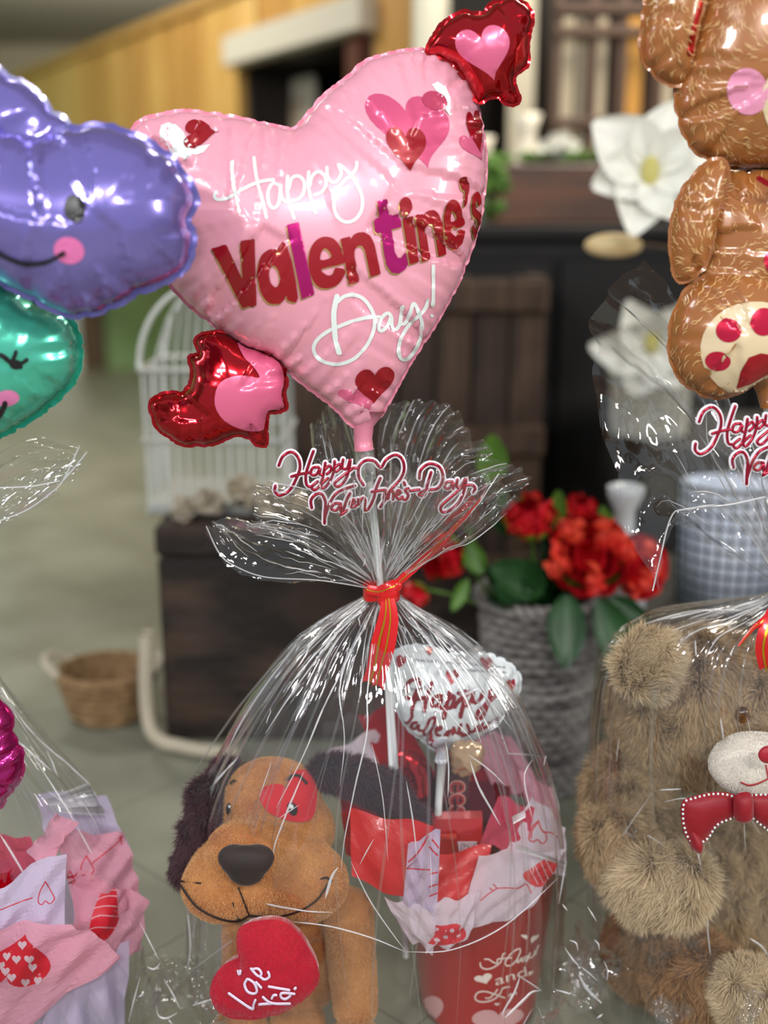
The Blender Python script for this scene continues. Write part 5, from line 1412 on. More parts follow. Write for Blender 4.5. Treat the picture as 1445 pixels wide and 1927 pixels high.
for i, ch_ in enumerate('eese'):
    y0 = 1470 + i * 24
    V, F = text_decal(pl, ch_, [(874, y0), (874, y0 + 21), (846, y0 + 21), (846, y0)], .0010, 6, .0)
    mk('printed_letter', [(V, F)], mat('letter_red', (150, 26, 30), .3, coat=.4) if i == 0 else bpy.data.materials['letter_red'], cb_)
    V, F = text_decal(pl, ch_, [(876, y0 - 2), (876, y0 + 23), (844, y0 + 23), (844, y0 - 2)], .0006, 6, .0)
    mk('letter_outline', [(V, F)], mat('letter_pale', (200, 150, 140), .4) if i == 0 else bpy.data.materials['letter_pale'], cb_)
pk = thing('candy_packet', P(855, 1690, .93), 'shiny red candy packet with a nutrition label at the front of the pot', 'sweet')
pl = Plane(855, 1590, .955, -.05, .05)
mk('wrapper', [plate(pl, [(812, 1542), (908, 1540), (906, 1650), (815, 1655)], .016)], mat('wrapper_red', (204, 18, 26), .18, .3, coat=.6), pk, smooth=False)
mk('seal_strip', [plate(Plane(855, 1590, .951, -.05, .05), [(826, 1571), (859, 1570), (859, 1580), (826, 1581)], .002)], mat('seal_red', (236, 70, 60), .15, .5), pk, smooth=False)
lb = mk('nutrition_label', [plate(Plane(855, 1590, .9515, -.05, .05), [(861, 1584), (897, 1584), (902, 1626), (868, 1629)], .0005)], mat('label_pink', (226, 196, 206), .5), pk, smooth=False)
pl2 = Plane(855, 1590, .951, -.05, .05)
for txt, x0, x1, b_ in (('Nutrition F', 888, 899, .03), ('Calories 210', 879, 887, .03), ('10% Sodium 230', 871, 877, 0), ('Total Fat 11g', 864, 870, 0)):
    V, F = text_decal(pl2, txt, [(x1, 1586), (x1 + 3, 1625), (x0 + 3, 1625), (x0, 1586)], .0004, 8, 0)
    mk('printed_text', [(V, F)], M_blkp, lb)
lo = thing('twist_lollipop', P(825, 1640, .97), 'white paper stick with a twisted clear wrapper left of the chocolate bar', 'sweet')
mk('stick', [tube([P(832, 1425, .965), P(826, 1500, .965), P(818, 1640, .975)], [.0046, .0036, .0034], 12)], M_wht, lo)
mk('twisted_wrap', [tube([P(828, 1398, .962), P(831, 1410, .962), P(830, 1432, .963)], [.008, .0045, .0065], 9)], mat('twist_grey', (206, 206, 216), .15, trans=.3, coat=.5), lo)
lo = thing('foil_treat', P(800, 1600, 1.0), 'shiny red foil wrapped sweet behind the white stick', 'sweet')
FT = inflate([(735, 1440), (760, 1410), (790, 1420), (815, 1450), (822, 1520), (815, 1590), (750, 1590), (738, 1520)], 1.0, T=.016, wl=.012, wa=.003, sp=.003, seed=77, sc=.002, flange=.002)
mk('foil', [FT['front'] + (0,), FT['back'] + (0,)], M_red, lo)
gb = thing('cellophane_sweet', P(870, 1440, 1.0), 'gold brown clear wrapped sweet under the small white balloon', 'sweet')
FT = inflate([(848, 1405), (870, 1392), (900, 1395), (912, 1412), (905, 1445), (880, 1462), (852, 1455)], .975, T=.012, wl=.01, wa=.003, sp=.0026, seed=78, sc=.002, flange=.002)
mk('wrap', [FT['front'] + (0,), FT['back'] + (0,)], mat('clear_gold', (196, 164, 128), .12, .4, coat=.6), gb)
# small white foil balloon on a stick
z2 = lambda l: zc(l, 5.161, 720, 1200)
sb = thing('small_heart_balloon', P(850, 1640, 1.0), 'small white foil balloon with red lettering inside the central cellophane', 'balloon')
so = z2([[(115, 150), (200, 100), (330, 75), (480, 95), (600, 145), (720, 165), (840, 165), (950, 150), (1050, 165), (1150, 210), (1240, 265), (1310, 340), (1332, 410), (1322, 520), (1285, 580), (1240, 650), (1160, 740), (1090, 830), (1000, 900), (900, 975), (780, 1030), (680, 1070), (600, 1085), (500, 1085), (400, 1000), (300, 930), (220, 840), (155, 720), (120, 600), (100, 400), (100, 260)]])[0]
SB = inflate(so, 1.0, yaw=.1, T=.032, wl=.013, wa=.0036, sp=.0026, seed=80, wlen=.022, sc=.002, flange=.0025)
senv = balloon_obj('balloon_envelope', SB, mat('foil_white', (232, 238, 240), .4, .05, coat=.2), sb)
mk('stick', [tube([P(845, 1400, 1.0), P(850, 1640, 1.0)], .0028, 10)], M_wht, sb)
hw = z2([[(240, 520), (235, 470), (270, 420), (330, 400), (360, 420), (340, 500), (300, 600), (290, 695)], [(240, 580), (330, 595), (440, 575)], [(470, 440), (450, 520), (420, 620), (405, 710)],
         [(570, 565), (520, 570), (480, 620), (490, 670), (540, 650), (575, 580), (555, 650), (565, 690), (610, 670)], [(650, 530), (630, 620), (605, 700), (595, 775)], [(640, 600), (690, 560), (690, 620), (660, 680), (630, 680)],
         [(740, 540), (780, 560), (720, 640), (700, 670)], [(800, 520), (790, 600), (770, 700), (755, 765)], [(790, 580), (850, 520), (880, 560), (850, 620), (810, 660)],
         [(880, 530), (870, 600), (900, 630), (950, 590), (970, 530)], [(1045, 515), (1030, 580), (1010, 660), (980, 740), (940, 785), (910, 770), (930, 710), (1000, 650), (1100, 555)]])
S4 = SB['surf']
M_w2 = mat('brush_red', (140, 6, 22), .4)
mk('printed_word', [strokes(S4, hw, 7.8, eps=.0007)], M_w2, senv, label='brush written word Happy')
vw = z2([[(285, 720), (285, 770), (250, 820), (222, 825)], [(330, 820), (290, 830), (280, 870), (320, 880), (350, 840), (350, 890), (380, 900)], [(500, 775), (460, 790), (430, 860), (400, 920), (440, 940), (480, 880), (510, 800), (500, 770)],
         [(520, 900), (570, 880), (560, 860), (520, 880), (520, 930), (560, 950)], [(600, 950), (640, 900), (630, 950)], [(640, 930), (680, 890), (680, 930)], [(690, 870), (710, 920), (760, 930), (770, 950), (830, 930)], [(760, 840), (740, 900), (790, 940)], [(820, 840), (830, 860)],
         [(830, 870), (850, 910), (890, 900)], [(900, 880), (930, 850), (940, 900)], [(970, 830), (960, 880), (1010, 860)], [(1030, 820), (1060, 830), (1110, 780)], [(440, 1000), (430, 1030), (480, 1040), (490, 1000), (450, 995)]])
mk('printed_word', [strokes(S4, vw, 5.5, eps=.0007)], M_w2, senv, label='brush written word Valentine, partly hidden')
for q in (((150, 312), (135, 200), (232, 225)), ((665, 468), (612, 345), (738, 365)), ((1018, 325), (945, 225), (1065, 235)), ((1248, 532), (1203, 440), (1290, 432)), ((460, 185), (420, 120), (480, 110))):
    mk('printed_heart', [decal(S4, [heart(*z2([q])[0])], .0007, 4)], M_dred, senv)
for txt, q in (('PRO USA BALLOON CO., MADE IN U.S.A. - 01-13230 BALLOON UK. Germany', [(245, 200), (1190, 275), (1188, 305), (240, 232)]), ('BALLOON STANDARDS that relate to our safety', [(660, 300), (1200, 325), (1198, 352), (655, 330)])):
    mk('printed_text', [text_decal(S4, txt, z2([q])[0], .0006, 9, 0)], M_blkp, senv, label='tiny black printed line')
# two white plastic sticks beside the balloon stick
for i, (x0, x1, r, lab) in enumerate(((722, 738, .0022, 'thin white plastic stick standing left of the thicker one under the ribbon'),)):
    mk('white_stick', [tube([P(x0, 1180, .955), P((x0 + x1) / 2, 1330, .96), P(x1, 1490, .97)], r, 10)], bpy.data.materials['white_plastic'], label=lab, cat='stick')
# ---------------------------------------------------------------- central cellophane
FILM = film_mat('cellophane', .975, 1.8, .0, .04, 9, 2.2, .34, .006)
FILMR = film_mat('cellophane_ruffle', .965, 2.0, .0, .05, 4, 2.0, .32, .02)
CRS = crease_glint_mat('film_fold_glint', .35)
wr = thing('cellophane_wrap', P(716, 1960, .97), 'clear crinkled cellophane wrap around the plush dog and red pot', 'cellophane wrap')
rows = [(1112, 698, 742), (1126, 684, 757), (1150, 642, 792), (1175, 600, 838), (1205, 560, 882), (1260, 508, 945), (1320, 458, 992), (1380, 415, 1022), (1440, 376, 1050), (1500, 350, 1070), (1560, 333, 1082), (1650, 320, 1092), (1750, 314, 1094), (1850, 318, 1098), (1930, 325, 1100), (1990, 330, 1105)]
B = bag(rows, .975, .62, 3, low_amp=.012, neck_amp=.2)
mk('bag', [B], FILM, wr)
# long folded-over pleats running down from the knot
def pleats(rows, Y0, depth, n, seed, lab=None):
    rs = np.random.RandomState(seed); R = np.array(rows, float); out = []
    for i in range(n):
        th = rs.uniform(0.1, PI - .1); d = rs.choice([-1, 1]); L = rs.uniform(.15, 1) ** 1.5 * .95 + .08; k = 26
        t = np.linspace(.02, L, k); s = np.r_[0, np.cumsum(np.hypot(np.diff(R[:, 0]), np.diff(R[:, 1])))]; s /= s[-1]
        py = np.interp(t, s, R[:, 0]); xl = np.interp(t, s, R[:, 1]); xr = np.interp(t, s, R[:, 2])
        tt = th + .12 * np.sin(t * 5 + rs.rand() * 6) * t
        cx = (xl + xr) / 2; hw = (xr - xl) / 2 * pxm(Y0) * 1.03
        w = rs.uniform(.0007, .0022) * np.sin(np.linspace(0.12, PI - .05, k)) ** .6
        ctr = np.array([P(cx[j], py[j], Y0) for j in range(k)])
        pos = np.stack([ctr[:, 0] + hw * np.cos(tt), Y0 - depth * hw * np.sin(tt), ctr[:, 2]], 1)
        nrm = np.stack([np.cos(tt), -np.sin(tt), np.full(k, .3)], 1)
        sd = np.stack([-np.sin(tt), -np.cos(tt) * 0, np.zeros(k)], 1)
        V = np.stack([pos - sd * w[:, None], pos + nrm * .0022 * np.sin(np.linspace(0, PI, k))[:, None], pos + sd * w[:, None]], 1).reshape(-1, 3)
        out.append((V, [list(f) for f in grid_faces(k, 3)]))
    return out
PM = film_mat('cellophane_pleat', .95, 3.0, .05, .08, 3, 3, .2, .05)
mk('pleats', [join(*pleats(rows, .975, .62, 38, 5))], PM, wr, kind='stuff')
# sharp folds across the front of the bag, their glints painted whitish
BS = Surf(B[0], B[1])
CL = [([(694, 1140), (640, 1185), (590, 1235), (540, 1300)], 3), ([(700, 1150), (655, 1240), (610, 1330), (572, 1420), (520, 1520)], 3.2), ([(572, 1452), (540, 1530), (517, 1592), (515, 1628)], 3.6),
      ([(476, 1628), (480, 1689), (566, 1712), (624, 1716)], 3.4), ([(706, 1180), (692, 1300), (690, 1380), (668, 1480), (648, 1580), (642, 1640)], 3.2), ([(449, 1425), (412, 1466), (376, 1509)], 4),
      ([(560, 1210), (500, 1290), (455, 1360), (430, 1410)], 2.6), ([(640, 1180), (560, 1290), (500, 1380)], 3), ([(765, 1150), (812, 1215), (868, 1300), (905, 1398)], 5), ([(790, 1155), (850, 1240), (920, 1320), (962, 1372)], 2.8),
      ([(745, 1200), (800, 1290), (850, 1350), (900, 1405)], 3), ([(838, 1395), (843, 1440), (842, 1500)], 2.6), ([(884, 1432), (900, 1480), (925, 1525), (940, 1552)], 4.5), ([(880, 1420), (915, 1445), (950, 1478)], 3),
      ([(764, 1470), (776, 1540), (784, 1610)], 3.2), ([(545, 1733), (620, 1742), (700, 1764), (762, 1790)], 2.6), ([(762, 1790), (850, 1786), (950, 1740), (1050, 1650)], 2.2), ([(660, 1620), (700, 1700), (762, 1788)], 2.4),
      ([(977, 1838), (966, 1868), (945, 1905), (950, 1914)], 4), ([(950, 1914), (985, 1880), (1000, 1866), (1017, 1863)], 5), ([(978, 1838), (998, 1850), (1017, 1863)], 3), ([(1010, 1330), (1030, 1380), (1022, 1440)], 2.6),
      ([(870, 1190), (930, 1240), (985, 1310), (1015, 1370)], 2.6), ([(1000, 1430), (985, 1465), (1000, 1540)], 2.2), ([(612, 1690), (624, 1650), (636, 1632)], 6), ([(700, 1400), (720, 1500), (730, 1620)], 2), ([(1060, 1500), (1064, 1600), (1050, 1700)], 2.2),
      ([(810, 1600), (812, 1680)], 2), ([(352, 1700), (360, 1780), (350, 1840)], 2.2), ([(660, 1200), (640, 1300), (648, 1390), (640, 1480)], 2.4), ([(720, 1165), (742, 1250), (752, 1330)], 2.2)]
ch = [stroke(BS, p_, w_, eps=.0008, rise=.0010, taper=((0, .15, .5, .85, 1), (.15, .8, 1, .7, .15))) for p_, w_ in CL]
mk('fold_glints', [join(*[(v, [list(f) for f in ff]) for v, ff in ch])], CRS, wr, kind='stuff', label='sharp folds in the film with glints painted whitish')
mk('neck_glints', [ridge_tubes(B[0], 150, 520, 66, 410, u=(.01, .15), ln=(.05, .22), drift=.012, cyc=True), ridge_tubes(B[0], 150, 520, 26, 411, u=(.1, .9), ln=(.02, .08), drift=.012, cyc=True)], CRS, wr, kind='stuff')  # whitish tubes painted as glints near the knot and over the bag
# ruffle above the knot
SH = [
 ([(700, 1112, .955), (620, 1092, .93), (520, 1088, .91), (440, 1062, .90), (388, 992, .90)], [(706, 1095, .96), (650, 1045, .94), (590, 1000, .92), (540, 985, .91), (470, 988, .90)], 5, .007, .01, 'left'),
 ([(704, 1100, .965), (640, 1060, .95), (560, 1020, .94), (470, 1000, .93)], [(710, 1090, .965), (680, 1010, .95), (610, 930, .94), (520, 900, .93)], 7, .009, .01, 'l2'),
 ([(706, 1095, .985), (650, 1000, 1.0), (600, 900, 1.01), (585, 800, 1.02)], [(714, 1090, .99), (705, 980, 1.01), (690, 860, 1.03), (660, 770, 1.03)], 6, .009, .01, 'back left'),
 ([(712, 1090, .99), (720, 980, 1.01), (710, 850, 1.03), (720, 770, 1.03)], [(720, 1090, .985), (770, 990, 1.0), (850, 860, 1.01), (895, 850, 1.01)], 8, .010, .03, 'back right'),
 ([(718, 1092, .98), (770, 990, .99), (830, 860, 1.0), (900, 835, 1.0)], [(728, 1095, .97), (800, 1030, .96), (900, 960, .95), (1000, 915, .95)], 7, .009, .004, 'right'),
 ([(722, 1098, .955), (780, 1010, .94), (820, 940, .93), (830, 880, .92)], [(732, 1105, .955), (820, 1050, .93), (900, 1010, .92), (985, 935, .92)], 8, .008, .006, 'right front'),
 ([(708, 1100, .955), (650, 1040, .935), (610, 970, .92), (590, 900, .915)], [(728, 1102, .955), (780, 1030, .935), (820, 960, .92), (860, 900, .915)], 9, .008, .012, 'front'),
]
for i, (e1, e2, fo, am, rim, nm) in enumerate(SH):
    sh = sheet(e1, e2, folds=fo * .55, amp=am, seed=90 + i, rim=rim, rn=.006)
    rf = mk('ruffle', [sh], FILMR, wr)
    mk('fine_glints', [ridge_tubes(sh[0], 70, 60, 30, 400 + i)], CRS, rf, kind='stuff')
# crimped hem along the left edge
hem = cat_rom([P(x, y, .965) for x, y in ((700, 1122), (612, 1172), (556, 1208), (470, 1305), (420, 1372), (374, 1442), (346, 1510), (332, 1570))], 12)
mk('crimped_seam', [tube(hem, .0012, 6)], PM, wr)
rim1 = cat_rom([P(x, y, Y) for x, y, Y in ((388, 990, .90), (412, 1040, .90), (440, 1064, .90), (500, 1086, .91), (600, 1092, .93), (690, 1106, .955))], 8)
mk('film_edge', [tube(rim1, .0006, 5)], CRS, wr)
# crumpled corners at the foot
for i, (x, y, Y, s, n) in enumerate(((345, 1850, .93, .035, 6), (1105, 1800, .93, .034, 7), (1060, 1880, .90, .030, 5), (400, 1915, .86, .02, 5))):
    mk('crumpled_corner', crumple_tuft(P(x, y, Y), s, n, 200 + i), FILMR, wr, smooth=False)

GL = crease_glint_mat('film_crumple', .08)  # nearly opaque white strokes paint the glints of the crumpled film
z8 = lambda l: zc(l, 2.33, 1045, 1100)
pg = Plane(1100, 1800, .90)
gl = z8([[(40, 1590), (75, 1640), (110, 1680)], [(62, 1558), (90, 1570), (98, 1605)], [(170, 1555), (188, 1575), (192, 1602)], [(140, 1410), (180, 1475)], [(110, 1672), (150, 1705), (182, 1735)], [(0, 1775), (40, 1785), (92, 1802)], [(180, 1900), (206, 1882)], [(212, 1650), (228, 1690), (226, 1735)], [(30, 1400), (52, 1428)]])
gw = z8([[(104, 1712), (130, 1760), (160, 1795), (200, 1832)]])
mk('film_glints', [join(*[(v, [list(f) for f in ff]) for v, ff in [stroke(pg, q, 3.0, rise=.0012, taper=((0, .5, 1), (.2, 1, .2))) for q in gl] + [stroke(pg, q, 7.5, rise=.002, taper=((0, .5, 1), (.3, 1, .3))) for q in gw]])], GL, wr, kind='stuff', label='painted white glints on the crumples at the right foot of the film')
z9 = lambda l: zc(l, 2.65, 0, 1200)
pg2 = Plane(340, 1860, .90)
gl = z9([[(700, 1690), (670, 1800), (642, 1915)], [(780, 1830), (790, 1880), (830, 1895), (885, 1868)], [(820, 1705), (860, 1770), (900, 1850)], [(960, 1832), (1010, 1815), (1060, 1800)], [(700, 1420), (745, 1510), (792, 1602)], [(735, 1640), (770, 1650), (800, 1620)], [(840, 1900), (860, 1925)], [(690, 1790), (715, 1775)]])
mk('film_glints', [join(*[(v, [list(f) for f in ff]) for v, ff in [stroke(pg2, q, 2.8, rise=.0012, taper=((0, .5, 1), (.2, 1, .2))) for q in gl]])], GL, wr, kind='stuff', label='painted white glints on the crumples at the left foot of the film')
# ---------------------------------------------------------------- ribbon
M_rib = mat('ribbon_red', (222, 16, 22), 0.28, 0.15, coat=.5)
M_rgd = mat('ribbon_gold', (222, 170, 40), 0.25, .9)
rb = thing('ribbon', P(718, 1110, .95), 'red satin ribbon with a gold line knotted round the neck of the central cellophane', 'ribbon')
def band(pts, w, tw=0.0, fork=0.0):
    """flat ribbon: pts (px,py,Y) centre line, w in metres, twist in radians along it"""
    c = cat_rom([P(*q) for q in pts], 10); n = len(c)
    T = np.gradient(c, axis=0); T /= np.linalg.norm(T, axis=1)[:, None]
    tow = CAM - c; s = np.cross(T, tow); s /= np.linalg.norm(s, axis=1)[:, None]; nn = np.cross(s, T)
    a = np.linspace(0, tw, n)[:, None]; s2 = s * np.cos(a) + nn * np.sin(a); n2 = np.cross(s2, T)
    ww = w if not np.isscalar(w) else np.full(n, w)
    ww = np.interp(np.linspace(0, 1, n), np.linspace(0, 1, len(ww)), ww)
    U = np.linspace(-1, 1, 9)
    V = c[:, None] + (s2 * ww[:, None] * .5)[:, None] * U[None, :, None] + (n2 * -.0006)[:, None] * (U ** 2)[None, :, None]
    if fork:
        V[-1] += -T[-1] * fork * (1 - np.abs(U))[:, None]
        V[-2] += -T[-1] * fork * .4 * (1 - np.abs(U))[:, None]
    G = c[:, None] + (s2 * ww[:, None] * .5)[:, None] * np.array([.08, .30])[None, :, None] - np.sign((n2 * -tow).sum(1))[:, None, None] * (n2 * .0007)[:, None]
    return (V.reshape(-1, 3), grid_faces(n, 9), 0), (G.reshape(-1, 3), grid_faces(n, 2), 1)
th = np.linspace(0, 2 * PI, 40)
c0 = P(718, 1112, .968)
V = np.concatenate([np.stack([c0[0] + .0172 * np.cos(th), .968 + .0172 * np.sin(th), c0[2] + z + .0015 * np.sin(th * 3)], 1) for z in (-.0055, -.002, .002, .0055)])
mk('neck_band', [(V, grid_faces(4, 40))], M_rib, rb)
mk('knot', [blob([sphere(P(729, 1116, .944), (.0105, .006, .0085), 20, 14, euler(0, .5, 0)), sphere(P(742, 1102, .946), (.008, .005, .006), 20, 14), sphere(P(722, 1128, .944), (.006, .005, .008), 20, 14)], .0016, 2)], M_rib, rb)
b1 = band([(690, 1108, .949), (712, 1112, .941), (735, 1104, .938), (752, 1096, .946)], [.008, .009, .008, .006])
mk('loop', list(b1), [M_rib, M_rgd], rb)
mk('tail', list(band([(729, 1125, .940), (728, 1160, .936), (716, 1210, .934), (708, 1255, .934), (697, 1288, .936)], [.010, .015, .017, .0165, .0155], .15, .006)), [M_rib, M_rgd], rb)
mk('tail', list(band([(733, 1125, .939), (737, 1165, .934), (730, 1215, .931), (719, 1255, .931), (709, 1296, .932)], [.008, .012, .013, .012, .011], -.3, .008)), [M_rib, M_rgd], rb)
mk('tail', list(band([(742, 1102, .945), (775, 1072, .942), (820, 1030, .94), (880, 965, .93), (915, 925, .925)], [.006, .008, .0075, .005, .003], 1.2)), [M_rib, M_rgd], rb)
# ---------------------------------------------------------------- greeting sign
M_sgr = mat('sign_red', (176, 10, 50), .18, .7, coat=.5)
M_sgw = mat('sign_white', (240, 232, 240), .45)
zs = lambda l: zc(l, 3.141, 480, 820)
word = zs([
 [(140, 175), (165, 120), (215, 95), (255, 130), (265, 190), (240, 260), (205, 320), (150, 352), (118, 330), (120, 295)], [(345, 90), (320, 160), (300, 230), (305, 290), (330, 300)], [(215, 240), (270, 225), (330, 215)],
 [(375, 185), (340, 190), (330, 225), (360, 230), (385, 190), (380, 225), (400, 230)], [(415, 160), (405, 220), (385, 290), (350, 320), (335, 300), (370, 270)], [(410, 200), (440, 175), (450, 200), (425, 225)],
 [(470, 150), (465, 210), (440, 270), (405, 310), (390, 290), (430, 250)], [(468, 190), (500, 165), (505, 190), (480, 212)], [(520, 140), (515, 190), (545, 190), (562, 135), (555, 200), (530, 265), (490, 300), (470, 280), (520, 235), (580, 190)],
 [(580, 190), (610, 190)],
 [(640, 290), (612, 240), (615, 180), (655, 145), (705, 150), (742, 188), (775, 140), (830, 112), (870, 140), (880, 200), (855, 260), (800, 320), (770, 375), (740, 420)],
 [(335, 425), (330, 380), (360, 345), (395, 345), (415, 390), (412, 450), (410, 515)], [(412, 480), (440, 400), (480, 340), (540, 310), (590, 295)],
 [(505, 400), (470, 400), (450, 430), (480, 440), (505, 405), (505, 440)], [(560, 340), (540, 380), (520, 440), (500, 470), (545, 440)], [(560, 410), (590, 390), (580, 375), (560, 400), (575, 425), (600, 410)], [(610, 375), (612, 410), (630, 370), (650, 375), (645, 430)],
 [(740, 250), (715, 310), (700, 370), (670, 430), (650, 440)], [(690, 330), (760, 320)], [(770, 320), (760, 370)], [(785, 370), (795, 330), (815, 330), (815, 375)], [(835, 350), (860, 335), (845, 320), (830, 350), (850, 375), (870, 360)], [(880, 275), (885, 290)], [(905, 310), (885, 320), (905, 350), (890, 378), (870, 370)],
 [(915, 325), (970, 318)],
 [(1040, 215), (1020, 280), (1000, 350), (965, 345), (1010, 320), (1080, 310), (1110, 250), (1090, 185), (1030, 165), (980, 200), (970, 250)],
 [(1165, 270), (1130, 275), (1120, 305), (1145, 310), (1170, 275), (1170, 310)], [(1195, 260), (1190, 300), (1215, 300), (1245, 250), (1235, 320), (1205, 390), (1150, 440), (1105, 450), (1100, 415), (1160, 360), (1230, 300), (1280, 290), (1300, 310), (1290, 335)]])
gs = thing('greeting_sign', P(705, 985, .955), 'red script greeting sign with white edge stuck into the central ruffle', 'sign')
def sign(word, pl, parent, w0=11.5, w1=5.4):
    V, F = strokes(pl, word, w0, eps=0.0, rise=.0006); Vb = V - pl.N * .0014
    mk('white_backing', [(V, F), (Vb, F[:, ::-1])], M_sgw, parent)
    mk('red_script', [strokes(pl, word, w1, eps=.0009, rise=.0011)], M_sgr, parent)
sign(word, Plane(705, 900, .935, .05, .05), gs)
pls = Plane(705, 900, .937, .05, .05)
mk('pick', [tube([P(700, 930, .9375), P(708, 1020, .942), P(713, 1090, .955)], .0014, 8)], M_wht, gs)
# ================================================================ RIGHT GIFT: plush bear
SXB = pxm(1.0)
M_bfb = mat('bear_cloth', (148, 112, 76), .9, c2=(120, 88, 58), vs=12)
M_bff = fur_mat('bear_pile', (96, 70, 46), (214, 184, 144), .2)
M_bfl = fur_mat('bear_pile_light', (168, 140, 104), (226, 204, 168), .3)
br_ = thing('plush_bear', P(1340, 1950, 1.02), 'light brown long haired plush bear with a white muzzle and red bow at right', 'soft toy')
def EB(px, py, Y, rx, ry, rd, rot=None):
    return sphere(P(px, py, Y), (rx * SXB, rd * SXB, ry * SXB), 32, 22, rot)
def furpart(name, vfs, n, length, seed, comb, m=None, parent=None, lab=None, cf=22, lay=.55, cl=.55, vox=.004):
    V, F = blob(vfs, vox, 8); f = fur(V, F, n, length, .00095, lay, comb, cl * 1.35, cf * 1.3, seed, .45)
    return mk(name, [(V, F, 0), (f[0], f[1], 1, None, f[2])], [M_bfb, m or M_bff], parent or br_, label=lab), Surf(V, F)
hd_, hs = furpart('head', [EB(1325, 1335, 1.03, 186, 160, 140), EB(1400, 1400, 1.0, 110, 90, 120)], 64000, .016, 101, (.1, -.2, -.9))
furpart('ear', [EB(1222, 1252, .965, 56, 62, 26)], 14000, .018, 102, (.8, -.3, .6), M_bfl, hd_, 'lighter furry ear')
MZ = blob([EB(1424, 1438, .905, 90, 60, 56)], .003, 8); f = fur(MZ[0], MZ[1], 14000, .0022, .0004, .6, seed=103)
mz = mk('muzzle', [(MZ[0], MZ[1], 0), (f[0], f[1], 1, None, f[2])], [mat('muzzle_white', (232, 224, 212), .9), fur_mat('muzzle_pile', (222, 212, 200), (240, 234, 224))], hd_, label='white muzzle')
mk('nose', [EB(1448, 1420, .852, 20, 17, 9)], mat('nose_rose', (170, 24, 44), .5, sheen=.3), mz)
mk('mouth_stitching', [strokes(Surf(*MZ), [[(1395, 1470), (1410, 1475), (1430, 1470), (1446, 1462)], [(1440, 1440), (1444, 1462)]], 3, eps=.002, rise=.0006)], mat('thread_rose', (170, 40, 50), .6), mz)
e_ = hs.hit(1393, 1340)[0]
mk('eye', [sphere(e_ + [0, -.006, 0], (.0072, .006, .0082))], mat('eye_amber', (70, 42, 16), .12, coat=.6, c2=(150, 104, 40), vs=90), hd_)
furpart('torso', [EB(1350, 1680, 1.05, 185, 200, 110)], 48000, .016, 104, (0, -.1, -1))
furpart('arm', capsule(P(1185, 1490, 1.02), P(1175, 1590, .98), 88 * SXB, 84 * SXB) + capsule(P(1175, 1590, .98), P(1240, 1660, .95), 84 * SXB, 72 * SXB), 46000, .016, 105, (.3, -.2, -.9), lab='near arm')
furpart('paw', [EB(1245, 1662, .935, 88, 70, 48)], 24000, .022, 106, (-.9, -.3, -.35), M_bfl, lab='lighter paw with long hair')
furpart('leg', capsule(P(1215, 1790, 1.0), P(1330, 1850, .93), 86 * SXB, 78 * SXB), 42000, .015, 107, (.2, -.2, -.8), fur_mat('bear_pile_warm', (98, 66, 42), (188, 146, 104)) and bpy.data.materials['bear_pile_warm'])
q = P(1400, 1900, .9); q[2] = .04
furpart('foot', [sphere(P(1405, 1870, .89), (60 * SXB, 50 * SXB, 60 * SXB), 28, 18)], 22000, .014, 108, (0, -.4, -.6), M_bfl)
# red bow with dotted white trim
M_bow = mat('bow_red', (146, 4, 26), .55, sheen=.4)
bw = thing('bow_tie', P(1400, 1545, .87), 'red fabric bow with a white dotted edge under the plush bear muzzle', 'bow')
def bowloop(ol, Y, seed):
    b = inflate(ol, Y, T=.010, wl=.05, wa=.001, sp=.003, seed=seed, sc=0, flange=.0005)
    return b
for i, ol in enumerate(([(1282, 1512), (1300, 1500), (1350, 1490), (1392, 1500), (1398, 1530), (1352, 1552), (1330, 1582), (1302, 1592), (1284, 1560)], [(1392, 1500), (1440, 1492), (1490, 1500), (1500, 1560), (1470, 1580), (1440, 1560), (1410, 1535)])):
    b = bowloop(ol, .885, 110 + i)
    lp = mk('loop', [b['front'] + (0,), b['back'] + (0,)], M_bow, bw)
    pts = resample(cat_rom(ol, 5, True), 9.5, True); ce = np.mean(ol, 0)
    ch = []
    for p_ in pts:
        p2 = ce + (p_ - ce) * .9; h = b['surf'].hit(p2[0], p2[1], ce); ch.append(sphere(h[0] + h[1] * .0006, .0012, 8, 6))
    mk('dotted_trim', [join(*[(v, [list(f) for f in ff]) for v, ff in ch])], M_wht, lp, label='white stitched dots')
b = bowloop([(1385, 1495), (1412, 1492), (1418, 1520), (1412, 1545), (1385, 1545), (1380, 1518)], .872, 113)
mk('knot', [b['front'] + (0,), b['back'] + (0,)], M_bow, bw)
b = bowloop([(1300, 1560), (1322, 1580), (1318, 1605), (1300, 1595)], .88, 114)
mk('tail', [b['front'] + (0,), b['back'] + (0,)], M_bow, bw)

rw = thing('cellophane_wrap', P(1400, 1960, .98), 'clear cellophane wrap around the plush bear at right', 'cellophane wrap')
rows2 = [(1112, 1455, 1500), (1128, 1420, 1530), (1145, 1330, 1600), (1165, 1215, 1670), (1200, 1155, 1710), (1260, 1118, 1740), (1340, 1100, 1760), (1420, 1090, 1770), (1520, 1084, 1780), (1620, 1080, 1780), (1720, 1074, 1780), (1820, 1068, 1780), (1920, 1065, 1780), (1990, 1062, 1780)]
B2 = bag(rows2, 1.0, .50, 9, low_amp=.010, neck_amp=.12, nth=520)
mk('bag', [B2], FILM, rw)
BS2 = Surf(B2[0], B2[1])
mk('neck_glints', [ridge_tubes(B2[0], 150, 520, 60, 440, u=(.01, .2), ln=(.04, .2), drift=.012, cyc=True), ridge_tubes(B2[0], 150, 520, 12, 441, u=(.1, .9), ln=(.02, .07), drift=.01, cyc=True)], CRS, rw, kind='stuff')
